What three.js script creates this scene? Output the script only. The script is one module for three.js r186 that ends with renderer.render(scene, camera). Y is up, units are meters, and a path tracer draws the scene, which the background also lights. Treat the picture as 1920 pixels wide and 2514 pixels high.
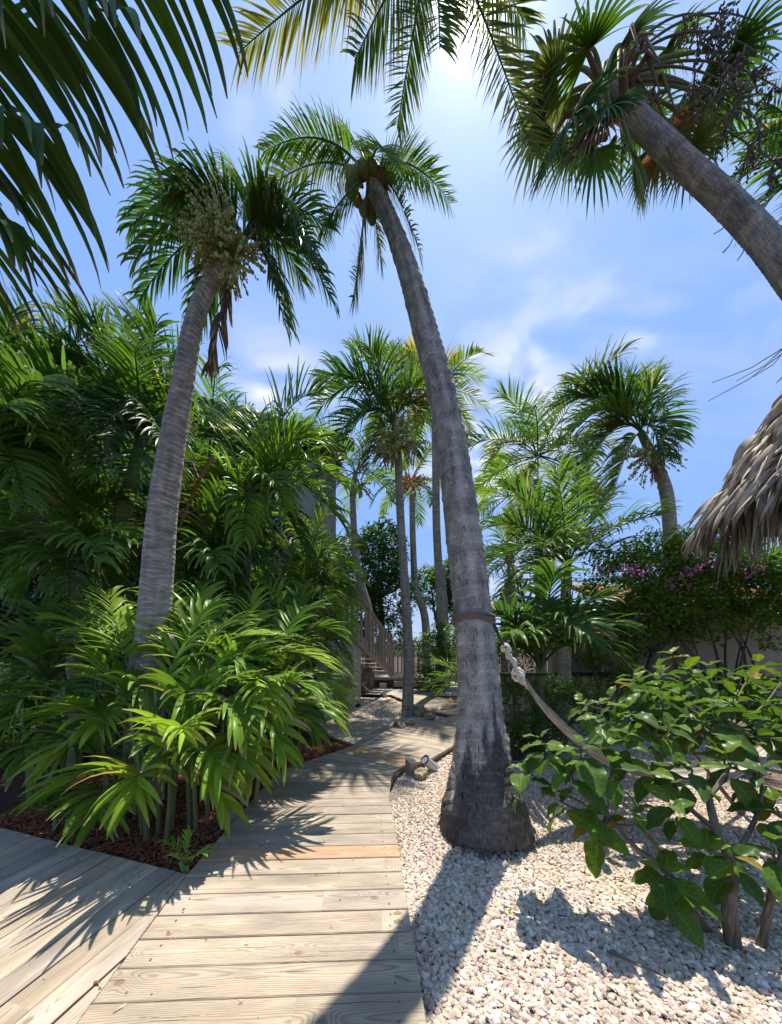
import * as THREE from 'three';
import { mergeGeometries } from 'three/addons/utils/BufferGeometryUtils.js';
import { ImprovedNoise } from 'three/addons/math/ImprovedNoise.js';

// ---------------------------------------------------------------- camera, sky, sun, exposure
const scene = new THREE.Scene();
const F = 770, HORIZON = 1585, EYE = 1.5;                 // focal length and horizon in photo pixels, eye height in metres
const camera = new THREE.PerspectiveCamera(2 * Math.atan(HORIZON / F) * 180 / Math.PI, 1920 / (2 * HORIZON), 0.05, 400);
camera.position.set(0, EYE, 0);
camera.setViewOffset(1920, 2 * HORIZON, 0, 0, 1920, 2514);   // a level camera with the lens shifted up
camera.updateProjectionMatrix();

const renderer = new THREE.WebGLRenderer({ antialias: true });
renderer.setSize(782, 1024);
renderer.toneMapping = THREE.LinearToneMapping;
renderer.toneMappingExposure = 1.75;
renderer.shadowMap.enabled = true;
renderer.shadowMap.type = THREE.PCFSoftShadowMap;

const SUN_EL = 64.8 * Math.PI / 180, SUN_AZ = Math.atan((1172 - 960) / F);
const SUN_DIR = new THREE.Vector3(Math.sin(SUN_AZ) * Math.cos(SUN_EL), Math.sin(SUN_EL), -Math.cos(SUN_AZ) * Math.cos(SUN_EL));   // towards the sun, just above the top of the picture
const sun = new THREE.DirectionalLight(new THREE.Color().setRGB(1, 0.955, 0.87), 4.6);
sun.position.copy(SUN_DIR).multiplyScalar(40);
sun.castShadow = true;
sun.shadow.mapSize.set(4096, 4096);
Object.assign(sun.shadow.camera, { left: -16, right: 16, top: 16, bottom: -16, near: 1, far: 90 });
sun.shadow.bias = -0.0005;
scene.add(sun, sun.target);

// ---------------------------------------------------------------- small tools
function rng(seed) { let a = seed >>> 0; return () => { a = (a + 0x6D2B79F5) | 0; let t = Math.imul(a ^ (a >>> 15), 1 | a); t = (t + Math.imul(t ^ (t >>> 7), 61 | t)) ^ t; return ((t ^ (t >>> 14)) >>> 0) / 4294967296; }; }
const V = (x, y, z) => new THREE.Vector3(x, y, z);
const W = (px, py, depth) => V((px - 960) / F * depth, EYE - (py - HORIZON) / F * depth, -depth);   // a point of the place, from where it shows and how far off it stands
const UP = V(0, 1, 0);
const lerp = (a, b, t) => a + (b - a) * t, clamp = (x, a, b) => Math.min(b, Math.max(a, x)), sstep = (a, b, x) => { const t = clamp((x - a) / (b - a), 0, 1); return t * t * (3 - 2 * t); };
const perlin = new ImprovedNoise();
const noise = (x, y = 0, z = 0) => perlin.noise(x, y, z);
const fbm = (x, y, z = 0, o = 4) => { let s = 0, a = 0.5; for (let i = 0; i < o; i++) { s += a * noise(x, y, z + i * 7.3); x *= 2.03; y *= 2.03; a *= 0.5; } return s; };

// ---------------------------------------------------------------- the sky
{
  const w = 2048, h = 1024, data = new Float32Array(w * h * 4);
  const cloudAt = (px, py) => W(px, py, 1).sub(V(0, EYE, 0)).normalize();
  const wisps = [   // thin cirrus in view: direction, reach (radians) and strength
    [cloudAt(1230, 590), 0.09, 0.2], [cloudAt(1330, 640), 0.07, 0.28], [cloudAt(1450, 730), 0.045, 0.4], [cloudAt(1560, 785), 0.04, 0.5], [cloudAt(1600, 800), 0.03, 0.45],
    [cloudAt(1185, 1040), 0.15, 0.85], [cloudAt(1290, 1000), 0.12, 0.6], [cloudAt(1120, 1120), 0.10, 0.6], [cloudAt(1230, 1120), 0.09, 0.6], [cloudAt(700, 1000), 0.11, 1.2], [cloudAt(720, 1060), 0.07, 0.8],
    [cloudAt(705, 245), 0.03, 0.6], [cloudAt(595, 300), 0.028, 0.55], [cloudAt(1800, 650), 0.12, 0.14], [cloudAt(1700, 900), 0.16, 0.12], [cloudAt(1230, 1420), 0.1, 0.6], [cloudAt(960, 1480), 0.08, 0.5], [cloudAt(860, 1480), 0.08, 0.6],
  ];
  const d = V(0, 0, 0);
  for (let j = 0; j < h; j++) {
    const el = ((j + 0.5) / h - 0.5) * Math.PI, y = Math.sin(el), c = Math.cos(el);
    for (let i = 0; i < w; i++) {
      const az = ((i + 0.5) / w - 0.5) * 2 * Math.PI;
      d.set(Math.cos(az) * c, y, Math.sin(az) * c);
      const gam = Math.acos(clamp(d.dot(SUN_DIR), -1, 1));
      const hz = Math.exp(-Math.max(0, y) * 6), up = clamp(y, 0, 1);
      let r = lerp(0.18, 0.225, up), g = lerp(0.39, 0.41, up), b = lerp(0.90, 0.88, up);
      r = lerp(r, 0.60, hz * 0.75); g = lerp(g, 0.72, hz * 0.75); b = lerp(b, 0.95, hz * 0.75);
      const halo = 0.10 * Math.exp(-gam / 0.45) + 0.42 * Math.exp(-gam / 0.18) + 1.0 * Math.exp(-gam / 0.045) + 14 * Math.exp(-Math.pow(gam / 0.034, 2));
      r += halo * 1.0; g += halo * 0.97; b += halo * 0.93;
      if (y > 0.0) {
        const k = 1 / (y + 0.18), cx = d.x * k, cz = d.z * k;
        let m = 0.10 * sstep(0.05, 0.55, fbm(cx * 1.3 + 4, cz * 1.3, 2, 5) + 0.12);
        for (const [dir, reach, str] of wisps) {
          const a = Math.acos(clamp(d.dot(dir), -1, 1));
          if (a < reach * 2.6) m += str * Math.exp(-a * a / (reach * reach)) * sstep(-0.30, 0.42, fbm(cx * 5 + 1.7 * fbm(cx * 3, cz * 3, 5, 3), cz * 9, 9, 5));
        }
        m = clamp(m, 0, 0.95) * sstep(0, 0.06, y);
        r = lerp(r, Math.max(r, 0.86), m); g = lerp(g, Math.max(g, 0.90), m); b = lerp(b, Math.max(b, 0.97), m);
      }
      if (y < 0) { r = 0.22; g = 0.2; b = 0.17; }
      const o = (j * w + i) * 4; data[o] = r * 0.68; data[o + 1] = g * 0.665; data[o + 2] = b * 0.62; data[o + 3] = 1;
    }
  }
  const t = new THREE.DataTexture(data, w, h, THREE.RGBAFormat, THREE.FloatType);
  t.mapping = THREE.EquirectangularReflectionMapping; t.magFilter = t.minFilter = THREE.LinearFilter; t.needsUpdate = true;
  scene.background = t; scene.environment = t;
}

// ---------------------------------------------------------------- naming and adding
const taken = new Map();
function numbered(name) { const n = taken.get(name) ?? 0; taken.set(name, n + 1); return n ? name + '_' + String(n).padStart(3, '0') : name; }
function shade(m) { m.castShadow = true; m.receiveShadow = true; return m; }
function thing(name, label, category, base = V(0, 0, 0), group) {
  const o = new THREE.Group(); o.name = numbered(name); o.position.copy(base); o.userData = { label, category }; if (group) o.userData.group = group;
  scene.add(o); return o;
}
function struct(name, label) { const o = new THREE.Group(); o.name = numbered(name); o.userData = { kind: 'structure', label, category: name.replace(/_/g, ' ') }; scene.add(o); return o; }
function origin(o) { const p = V(0, 0, 0); for (let q = o; q && q !== scene; q = q.parent) p.add(q.position); return p; }
// geometry is given in world coordinates and moved into its parent's frame
function part(name, geo, mat, parent, { label, kind } = {}) {
  const p = origin(parent); geo.translate(-p.x, -p.y, -p.z);
  const m = shade(new THREE.Mesh(geo, mat)); m.name = name; if (label) m.userData.label = label; if (kind) m.userData.kind = kind;
  parent.add(m); return m;
}
function single(name, label, category, geo, mat, base, group) {   // a thing that is one mesh
  geo.translate(-base.x, -base.y, -base.z);
  const m = shade(new THREE.Mesh(geo, mat)); m.name = numbered(name); m.position.copy(base); m.userData = { label, category }; if (group) m.userData.group = group;
  scene.add(m); return m;
}
function instanced(name, geo, mat, matrices, colors, parent) {
  const im = new THREE.InstancedMesh(geo, mat, matrices.length); matrices.forEach((m, i) => im.setMatrixAt(i, m)); if (colors) colors.forEach((c, i) => im.setColorAt(i, c));
  im.name = name; im.userData.kind = 'stuff'; shade(im); (parent ?? scene).add(im); return im;
}

// ---------------------------------------------------------------- raw geometry
class Raw {
  constructor() { this.p = []; this.c = []; this.uv = []; this.i = []; }
  v(p, c, u = 0, w = 0) { this.p.push(p.x, p.y, p.z); this.c.push(c[0], c[1], c[2]); this.uv.push(u, w); return this.p.length / 3 - 1; }
  tri(a, b, c) { this.i.push(a, b, c); }
  quad(a, b, c, d) { this.i.push(a, b, c, a, c, d); }
  get empty() { return !this.i.length; }
  geo() {
    const g = new THREE.BufferGeometry();
    g.setAttribute('position', new THREE.Float32BufferAttribute(this.p, 3)); g.setAttribute('color', new THREE.Float32BufferAttribute(this.c, 3)); g.setAttribute('uv', new THREE.Float32BufferAttribute(this.uv, 2));
    g.setIndex(this.i); g.computeVertexNormals(); return g;
  }
}
// a tube through points with a radius at each point
function tube(raw, pts, radii, seg, col, caps = true) {
  const n = pts.length; let nrm = null, len = 0; const start = raw.p.length / 3;
  for (let k = 0; k < n; k++) {
    const t = pts[Math.min(k + 1, n - 1)].clone().sub(pts[Math.max(k - 1, 0)]).normalize();
    if (!nrm) { nrm = Math.abs(t.y) < 0.9 ? V(0, 1, 0) : V(1, 0, 0); }
    nrm = nrm.clone().sub(t.clone().multiplyScalar(nrm.dot(t))).normalize();
    const bin = t.clone().cross(nrm); if (k) len += pts[k].distanceTo(pts[k - 1]);
    const r = typeof radii === 'number' ? radii : radii[k], c = typeof col === 'function' ? col(k / (n - 1)) : col;
    for (let s = 0; s < seg; s++) { const a = s / seg * Math.PI * 2; raw.v(pts[k].clone().addScaledVector(nrm, Math.cos(a) * r).addScaledVector(bin, Math.sin(a) * r), c, s / seg * r * 6.28, len); }
  }
  for (let k = 0; k < n - 1; k++) for (let s = 0; s < seg; s++) { const a = start + k * seg + s, b = start + k * seg + (s + 1) % seg; raw.quad(a, b, b + seg, a + seg); }
  if (caps) for (const k of [0, n - 1]) { const c = typeof col === 'function' ? col(k / (n - 1)) : col, m = raw.v(pts[k], c); for (let s = 0; s < seg; s++) { const a = start + k * seg + s, b = start + k * seg + (s + 1) % seg; k ? raw.tri(a, b, m) : raw.tri(b, a, m); } }
}
function boxGeo(raw, c, ax, ay, az, hx, hy, hz, col, ch = 0) {   // an oriented box with its top edges chamfered by ch
  const P = (x, y, z) => c.clone().addScaledVector(ax, x).addScaledVector(ay, y).addScaledVector(az, z);
  const ring = (y, e) => [[-1, -1], [1, -1], [1, 1], [-1, 1]].map(([i, k]) => raw.v(P(i * (hx - e), y, k * (hz - e)), col, i * hx, k * hz));
  const face = (q) => { const id = q.map((p) => raw.v(p, col)); raw.quad(...id); };
  const pts = (y, e) => [[-1, -1], [1, -1], [1, 1], [-1, 1]].map(([i, k]) => P(i * (hx - e), y, k * (hz - e)));
  const levels = ch ? [pts(-hy, ch), pts(-hy + ch, 0), pts(hy - ch, 0), pts(hy, ch)] : [pts(-hy, 0), pts(hy, 0)];
  for (let l = 0; l < levels.length - 1; l++) for (let k = 0; k < 4; k++) { const a = levels[l], b = levels[l + 1], m = (k + 1) % 4; face([a[k], b[k], b[m], a[m]]); }
  const t = levels[levels.length - 1], b = levels[0]; face([t[0], t[3], t[2], t[1]]); face([b[0], b[1], b[2], b[3]]);
}
const AX = V(1, 0, 0), AY = V(0, 1, 0), AZ = V(0, 0, 1);

// ---------------------------------------------------------------- textures and materials
function texture(w, h, fn, srgb = false) {   // fn(u, v) gives a grey value or [r, g, b], 0..1
  const d = new Uint8Array(w * h * 4);
  for (let j = 0; j < h; j++) for (let i = 0; i < w; i++) { const c = fn(i / w, j / h), o = (j * w + i) * 4, a = typeof c === 'number' ? [c, c, c] : c; for (let k = 0; k < 3; k++) d[o + k] = clamp(a[k], 0, 1) * 255; d[o + 3] = 255; }
  const t = new THREE.DataTexture(d, w, h); t.wrapS = t.wrapT = THREE.RepeatWrapping; t.magFilter = THREE.LinearFilter; t.minFilter = THREE.LinearMipmapLinearFilter; t.generateMipmaps = true; t.needsUpdate = true; if (srgb) t.colorSpace = THREE.SRGBColorSpace; return t;
}
const DS = THREE.DoubleSide;
function leafMat(r = 0.95, trans = 0.5, coat = 0.3, coatR = 0.3) { return new THREE.MeshPhysicalMaterial({ color: 0xffffff, vertexColors: true, roughness: r, transmission: trans, thickness: 0, clearcoat: coat, clearcoatRoughness: coatR, side: DS, specularIntensity: 0.25 }); }
const M = {};
M.leaf = leafMat(); M.leafDull = leafMat(0.95, 0.5, 0.14, 0.42); M.leafDark = leafMat(0.95, 0.06, 0.3, 0.34); M.leafThin = leafMat(0.95, 0.5, 0.26, 0.3);
M.plain = new THREE.MeshStandardMaterial({ vertexColors: true, roughness: 0.85, side: DS });
M.dry = new THREE.MeshPhysicalMaterial({ vertexColors: true, roughness: 0.95, transmission: 0.12, thickness: 0, side: DS });
// ---------------------------------------------------------------- the setting: ground, gravel, boardwalk
// plan coordinates: [x, distance in front of the camera]
const G = ([x, d], y = 0) => V(x, y, -d);
const GRAVEL_Y = -0.085;
const PLAN = {
  gravelNear: [[0.32, -0.8], [0.142, 1.243], [0.028, 2.667], [-0.02, 3.08], [-0.01, 3.35], [0.05, 3.65], [0.2, 3.98], [0.505, 4.14], [0.907, 4.68], [1.9, 6.02], [3.4, 6.6], [5.6, 6.2], [5.6, -0.8]],
  island: [[0.1, 5.72], [-0.7, 6.74], [-1.6, 7.9], [-2.6, 9.6], [-0.05, 9.62], [0.47, 8.3], [0.84, 7.31], [1.3, 6.76], [1.12, 6.54], [0.4, 5.9]],
  mulch: [[-1.34, 2.07], [-3.24, 2.6], [-7, 3.6], [-7, 9.8], [-2.6, 9.6], [-2.42, 6.95], [-0.9, 5.12], [-0.55, 4.76], [-0.8, 4.42], [-1.06, 4.12], [-1.31, 3.75], [-1.36, 3.3]],
  mulchFar: [[1.04, 9.75], [1.82, 8.57], [3.2, 6.95], [5.4, 6.7], [5.4, 10.2]],
};
function inside(poly, x, d) { let c = false; for (let i = 0, j = poly.length - 1; i < poly.length; j = i++) { const [xi, yi] = poly[i], [xj, yj] = poly[j]; if (yi > d !== yj > d && x < (xj - xi) * (d - yi) / (yj - yi) + xi) c = !c; } return c; }
function sheet(poly, y, col, uvScale = 1) {
  const s = new THREE.Shape(poly.map(([x, d]) => new THREE.Vector2(x, d))), g = new THREE.ShapeGeometry(s), p = g.attributes.position, uv = [];
  for (let i = 0; i < p.count; i++) { const x = p.getX(i), d = p.getY(i); p.setXYZ(i, x, y, -d); uv.push(x * uvScale, d * uvScale); }
  g.setAttribute('uv', new THREE.Float32BufferAttribute(uv, 2)); const ix = g.index.array; g.computeVertexNormals();
  if (g.attributes.normal.getY(0) < 0) { for (let k = 0; k < ix.length; k += 3) { const t = ix[k]; ix[k] = ix[k + 1]; ix[k + 1] = t; } g.computeVertexNormals(); }
  return g;
}
const soilTex = texture(512, 512, (u, v) => { const n = fbm(u * 12, v * 12, 1, 5), m = fbm(u * 60, v * 60, 4, 3); const k = 0.55 + n * 0.5 + m * 0.5; return [k * 0.62, k * 0.5, k * 0.4]; }, true);
const soilBump = texture(512, 512, (u, v) => 0.5 + fbm(u * 40, v * 40, 3, 4) * 0.8);
{
  const ground = struct('ground', 'bare sandy garden soil all round');
  const g = new THREE.PlaneGeometry(160, 160); g.rotateX(-Math.PI / 2); const uv = g.attributes.uv; for (let i = 0; i < uv.count; i++) uv.setXY(i, uv.getX(i) * 120, uv.getY(i) * 120);
  g.translate(0, -0.12, -30);
  part('soil', g, new THREE.MeshStandardMaterial({ map: soilTex, bumpMap: soilBump, bumpScale: 0.015, color: new THREE.Color().setRGB(0.55, 0.5, 0.44), roughness: 1 }), ground);
}
// ---- gravel: a bed under loose pebbles
const CONCRETE = [[-3.4, 9.66], [1.02, 9.66], [1.3, 9.4], [4.5, 9.9], [4.5, 16], [-3.4, 16]];
{
  const r = rng(11), mats = [], cols = [];
  const bedTex = texture(512, 512, (u, v) => { const n = fbm(u * 40, v * 40, 2, 3), m = noise(u * 130, v * 130, 2); const k = 0.75 + n * 0.35 + m * 0.4; return [k * 0.82, k * 0.70, k * 0.63]; }, true);
  const bedMat = new THREE.MeshStandardMaterial({ map: bedTex, roughness: 1, bumpMap: soilBump, bumpScale: 0.02, color: new THREE.Color().setRGB(0.75, 0.72, 0.7) });
  const bed = struct('gravel_bed', 'pale pinkish gravel bed beside the boardwalk');
  part('bed', sheet(PLAN.gravelNear, GRAVEL_Y - 0.012), bedMat, bed);
  part('bed', sheet(PLAN.island, GRAVEL_Y - 0.012), bedMat, bed);
  const PAL = [[0.67, 0.555, 0.44], [0.73, 0.645, 0.52], [0.61, 0.465, 0.37], [0.77, 0.71, 0.60], [0.55, 0.42, 0.335], [0.65, 0.54, 0.41], [0.47, 0.37, 0.295], [0.69, 0.55, 0.46], [0.57, 0.455, 0.31]];
  const geos = [0, 1, 2].map((k) => {
    const g = new THREE.IcosahedronGeometry(1, k === 2 ? 1 : 2), p = g.attributes.position, q = rng(90 + k), o = [q() * 9, q() * 9, q() * 9], v = V(0, 0, 0);
    for (let i = 0; i < p.count; i++) { v.fromBufferAttribute(p, i); const n = 1 + 0.55 * noise(v.x * 0.9 + o[0], v.y * 0.9 + o[1], v.z * 0.9 + o[2]) + 0.22 * noise(v.x * 2.2 + o[1], v.y * 2.2, v.z * 2.2); p.setXYZ(i, v.x * n, v.y * n, v.z * n); }
    g.computeVertexNormals(); const c = g.clone(); return c;
  });
  const lists = [[[], []], [[], []], [[], []]], q = new THREE.Quaternion(), e = new THREE.Euler(), m4 = () => new THREE.Matrix4();
  const drop = (x, d, size, which, y) => {
    e.set((r() - 0.5) * 0.9, r() * 6.28, (r() - 0.5) * 0.9); q.setFromEuler(e);
    const s = size * (0.6 + 0.75 * r()); const m = m4().compose(V(x, y + s * 0.25 + r() * 0.006, -d), q, V(s * (1 + r() * 0.35), s * (0.55 + r() * 0.3), s));
    const c = PAL[Math.floor(r() * PAL.length)], k = 0.76 + r() * 0.3; lists[which][0].push(m); lists[which][1].push(new THREE.Color().setRGB(c[0] * k, c[1] * k * (0.96 + r() * 0.06), c[2] * k * (0.92 + r() * 0.12)));
  };
  const fill = (poly, x0, x1, d0, d1, step, size, which) => { for (let d = d0; d < d1; d += step) for (let x = x0; x < x1; x += step) { const px = x + (r() - 0.5) * step * 1.3, pd = d + (r() - 0.5) * step * 1.3; if (Math.abs(px) > pd * 1.32 + 0.4 || !inside(poly, px, pd)) continue; drop(px, pd, size, which, GRAVEL_Y - 0.012); } };
  fill(PLAN.gravelNear, -0.1, 3.4, 0.95, 2.3, 0.0172, 0.0104, 0);
  fill(PLAN.gravelNear, -0.1, 3.4, 0.95, 2.3, 0.036, 0.0145, 1);
  fill(PLAN.gravelNear, -0.1, 4.2, 2.3, 4.0, 0.0192, 0.0112, 1);
  fill(PLAN.gravelNear, 0.3, 5.2, 4.0, 6.6, 0.027, 0.0145, 2);
  fill(PLAN.island, -2.3, 1.4, 5.6, 9.7, 0.029, 0.0155, 2);
  const mat = new THREE.MeshStandardMaterial({ roughness: 0.9, bumpMap: soilBump, bumpScale: 0.0015 });
  const labels = ['cream and pink pebbles covering the gravel bed near the boardwalk', 'larger pale pebbles lying among the gravel around the thick palm', 'pale pebbles of the gravel island between the boardwalk arms'];
  lists.forEach(([ms, cs], k) => { const im = instanced('pebble_gravel' + (k ? '_00' + k : ''), geos[k], mat, ms, cs); im.userData.label = labels[k]; im.userData.category = 'gravel'; });
}
// ---- concrete pad at the stairs
{
  const tex = texture(512, 512, (u, v) => { const k = 0.62 + fbm(u * 8, v * 8, 6, 5) * 0.28 + noise(u * 150, v * 150) * 0.06; return [k, k * 0.97, k * 0.93]; }, true);
  const pad = struct('patio', 'grey concrete pad below the wooden stairs');
  part('slab', sheet(CONCRETE, -0.02, null, 0.4), new THREE.MeshStandardMaterial({ map: tex, roughness: 0.95, bumpMap: soilBump, bumpScale: 0.004 }), pad);
}
// ---- red-brown mulch
{
  const r = rng(31), ms = [], cs = [], q = new THREE.Quaternion(), e = new THREE.Euler();
  const bed = struct('mulch_bed', 'planting bed covered with red-brown bark mulch');
  const mm = new THREE.MeshStandardMaterial({ map: soilTex, color: new THREE.Color().setRGB(0.55, 0.24, 0.13), roughness: 1, bumpMap: soilBump, bumpScale: 0.03 });
  part('bed', sheet(PLAN.mulch, -0.075, null, 1.3), mm, bed); part('bed', sheet(PLAN.mulchFar, -0.075, null, 1.3), mm, bed);
  const fill = (poly, x0, x1, d0, d1, n, s0) => { for (let k = 0; k < n; k++) { const x = lerp(x0, x1, r()), d = lerp(d0, d1, r()); if (!inside(poly, x, d) || Math.abs(x) > d * 1.35 + 0.4) continue; e.set((r() - 0.5) * 1.1, r() * 6.28, (r() - 0.5) * 1.1); q.setFromEuler(e); const s = s0 * (0.5 + r()); ms.push(new THREE.Matrix4().compose(V(x, -0.068 + r() * 0.022, -d), q, V(s, s * 0.18, s * (0.2 + 0.25 * r())))); const k2 = 0.35 + r() * 0.75; cs.push(new THREE.Color().setRGB(0.36 * k2, 0.125 * k2, 0.055 * k2)); } };
  fill(PLAN.mulch, -3.6, -0.5, 2.0, 5.2, 26000, 0.021); fill(PLAN.mulchFar, 1, 4.6, 6.8, 10, 4500, 0.035);
  const im = instanced('mulch_gravel', new THREE.BoxGeometry(2, 1, 1), new THREE.MeshStandardMaterial({ roughness: 0.95 }), ms, cs); im.name = 'bark_mulch_litter'; im.userData.label = 'red-brown bark chips strewn under the palm clumps'; im.userData.category = 'mulch';
}
// ---- boardwalk
const plankRows = 8;
function plankField(row) {
  const r = rng(500 + row * 17), v0 = 0.03 + r() * 0.09, d0 = 0.012 + r() * 0.03, sl = (r() - 0.5) * 0.03, kn = [];
  const n = [2, 1, 3, 0, 2, 1, 2, 4][row]; for (let k = 0; k < n; k++) kn.push([r() * 1.8, 0.02 + r() * 0.11, 0.006 + r() * 0.011]);
  const ck = []; for (let k = 0; k < 4; k++) ck.push([r() * 1.5, 0.12 + r() * 0.3, 0.02 + r() * 0.11, 0.0008 + r() * 0.0012]);   // drying cracks: start, length, place across, width
  return (u, v) => {
    let D = d0 + sl * (u - 0.9) + 0.018 * noise(u * 1.7 + row * 9, row), knot = 0, dark = 0;
    let R = Math.sqrt((v - v0) ** 2 + D * D) + 0.0025 * noise(u * 3, v * 18 + row * 5, 1);
    for (const [ku, kv, kr] of kn) {
      const du = (Math.abs(u - ku) > 0.9 ? 1.8 - Math.abs(u - ku) : u - ku) * 0.62, dv = v - kv, d2 = du * du + dv * dv;
      R += kr * 2.1 * Math.exp(-d2 / (kr * kr * 9)) * Math.sign(0.5); const dd = Math.sqrt(d2);
      if (dd < kr * 1.15) { knot = Math.max(knot, sstep(kr * 1.15, kr * 0.7, dd)); dark = Math.max(dark, 0.5 + 0.5 * Math.sin(dd / kr * 16)); }
    }
    const ph = R / 0.0062, f = ph - Math.floor(ph), late = sstep(0.35, 0.86, f) * (1 - sstep(0.9, 1.0, f));
    const fib = noise(u * 9, v * 420, row) * 0.5 + noise(u * 26, v * 900, row + 3) * 0.5, patch = fbm(u * 2.2, v * 9, row * 3.1, 3);
    let crack = 0; for (const [c0, cl, cv, cw] of ck) { const f = (u - c0) / cl; if (f > 0 && f < 1) crack = Math.max(crack, sstep(1, 0.3, Math.abs(v - cv - 0.004 * noise(u * 5, row)) / (cw * Math.sin(f * 3.14) + 1e-5))); }
    return { late, knot, dark, fib, patch, crack };
  };
}
const plankF = Array.from({ length: plankRows }, (_, k) => plankField(k));
const plankTex = texture(1024, 1024, (u, v) => {
  const row = Math.min(plankRows - 1, Math.floor(v * plankRows)), s = plankF[row](u * 1.8, (v * plankRows - row) * 0.15);
  const k = 0.85 + s.fib * 0.2 + s.patch * 0.34, l = s.late * (0.42 + 0.35 * s.patch);
  let c = [lerp(0.785, 0.53, l) * k, lerp(0.72, 0.43, l) * k, lerp(0.645, 0.35, l) * k];
  const kd = [0.44 + 0.1 * s.dark, 0.35 + 0.08 * s.dark, 0.26 + 0.07 * s.dark]; c = c.map((x, i) => lerp(x, kd[i], s.knot * 0.75) * (1 - 0.65 * s.crack));
  return c;
}, true);
const plankBump = texture(1024, 1024, (u, v) => { const row = Math.min(plankRows - 1, Math.floor(v * plankRows)), s = plankF[row](u * 1.8, (v * plankRows - row) * 0.15); return 0.5 + s.late * 0.3 + s.fib * 0.18 - s.knot * 0.15 - s.crack * 0.5; });
M.plank = new THREE.MeshStandardMaterial({ map: plankTex, bumpMap: plankBump, bumpScale: 0.0022, roughness: 0.82, vertexColors: true });
const PLANK_T = 0.036;
// a plank: a convex outline in plan, its long axis u, chamfered top edges
function plankGeo(poly, u, tint, seed, top = 0, thick = PLANK_T) {
  const raw = new Raw(), r = rng(seed), row = Math.floor(r() * plankRows), off = r() * 1.8, w = [-u[1], u[0]], n = poly.length;
  const cx = poly.reduce((s, p) => s + p[0], 0) / n, cd = poly.reduce((s, p) => s + p[1], 0) / n, vs = poly.map((p) => p[0] * w[0] + p[1] * w[1]), vmid = (Math.min(...vs) + Math.max(...vs)) / 2;
  let area = 0; for (let i = 0; i < n; i++) { const a = poly[i], b = poly[(i + 1) % n]; area += a[0] * b[1] - b[0] * a[1]; } if (area < 0) poly = poly.slice().reverse();
  const dz = (r() - 0.5) * 0.004, tx = (r() - 0.5) * 0.004;
  const uv = (p) => [((p[0] * u[0] + p[1] * u[1]) + off) / 1.8, (row + 0.5 + clamp(((p[0] * w[0] + p[1] * w[1]) - vmid) / 0.15, -0.48, 0.48)) / plankRows];
  const ch = 0.004, H = (p, y) => V(p[0], top + dz + tx * ((p[0] - cx) * w[0] + (p[1] - cd) * w[1]) / 0.07 + y, -p[1]);
  const shrink = (p, i) => { const a = poly[(i + n - 1) % n], b = poly[(i + 1) % n], e1 = [p[0] - a[0], p[1] - a[1]], e2 = [b[0] - p[0], b[1] - p[1]], l1 = Math.hypot(...e1) || 1, l2 = Math.hypot(...e2) || 1, n1 = [-e1[1] / l1, e1[0] / l1], n2 = [-e2[1] / l2, e2[0] / l2], dt = 1 + n1[0] * n2[0] + n1[1] * n2[1]; return [p[0] + ch * (n1[0] + n2[0]) / Math.max(dt, 0.35), p[1] + ch * (n1[1] + n2[1]) / Math.max(dt, 0.35)]; };
  const inn = poly.map(shrink), add = (p, y) => raw.v(H(p, y), tint, ...uv(p));
  const t = inn.map((p) => add(p, 0)); for (let i = 1; i < n - 1; i++) raw.tri(t[0], t[i], t[i + 1]);
  for (let i = 0; i < n; i++) { const j = (i + 1) % n; let a = add(inn[i], 0), b = add(inn[j], 0), c = add(poly[j], -ch), d = add(poly[i], -ch); raw.quad(a, d, c, b); const e = add(poly[j], -thick), f = add(poly[i], -thick); a = add(poly[i], -ch); b = add(poly[j], -ch); raw.quad(a, f, e, b); }
  const bt = poly.map((p) => add(p, -thick)); for (let i = 1; i < n - 1; i++) raw.tri(bt[0], bt[i + 1], bt[i]);
  return raw.geo();
}
function halfPlane(poly, nx, nd, c) { const out = []; for (let i = 0; i < poly.length; i++) { const a = poly[i], b = poly[(i + 1) % poly.length], da = a[0] * nx + a[1] * nd - c, db = b[0] * nx + b[1] * nd - c; if (da >= 0) out.push(a); if (da >= 0 !== db >= 0) { const t = da / (da - db); out.push([lerp(a[0], b[0], t), lerp(a[1], b[1], t)]); } } return out; }
const walk = struct('boardwalk', 'weathered timber boardwalk winding through the palm garden');
const screwRaw = new Raw();
function screw(x, d) { const n = 6, c = [0.16, 0.14, 0.12], m = screwRaw.v(V(x, 0.0028, -d), c); const ring = []; for (let k = 0; k < n; k++) { const a = k / n * 6.283; ring.push(screwRaw.v(V(x + Math.cos(a) * 0.006, 0.0022, -d + Math.sin(a) * 0.006), c)); } for (let k = 0; k < n; k++) screwRaw.tri(m, ring[(k + 1) % n], ring[k]); }
const tintOf = (r) => { const k = 0.78 + r() * 0.28, w = r() * 0.14; return [k * (1 + w * 0.3), k, k * (1 - w)]; };
function plank(poly, u, seed, tint) {
  const r = rng(seed * 7 + 3), g = plankGeo(poly, u, tint ?? tintOf(r), seed);
  part('plank', g, M.plank, walk);
}
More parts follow.
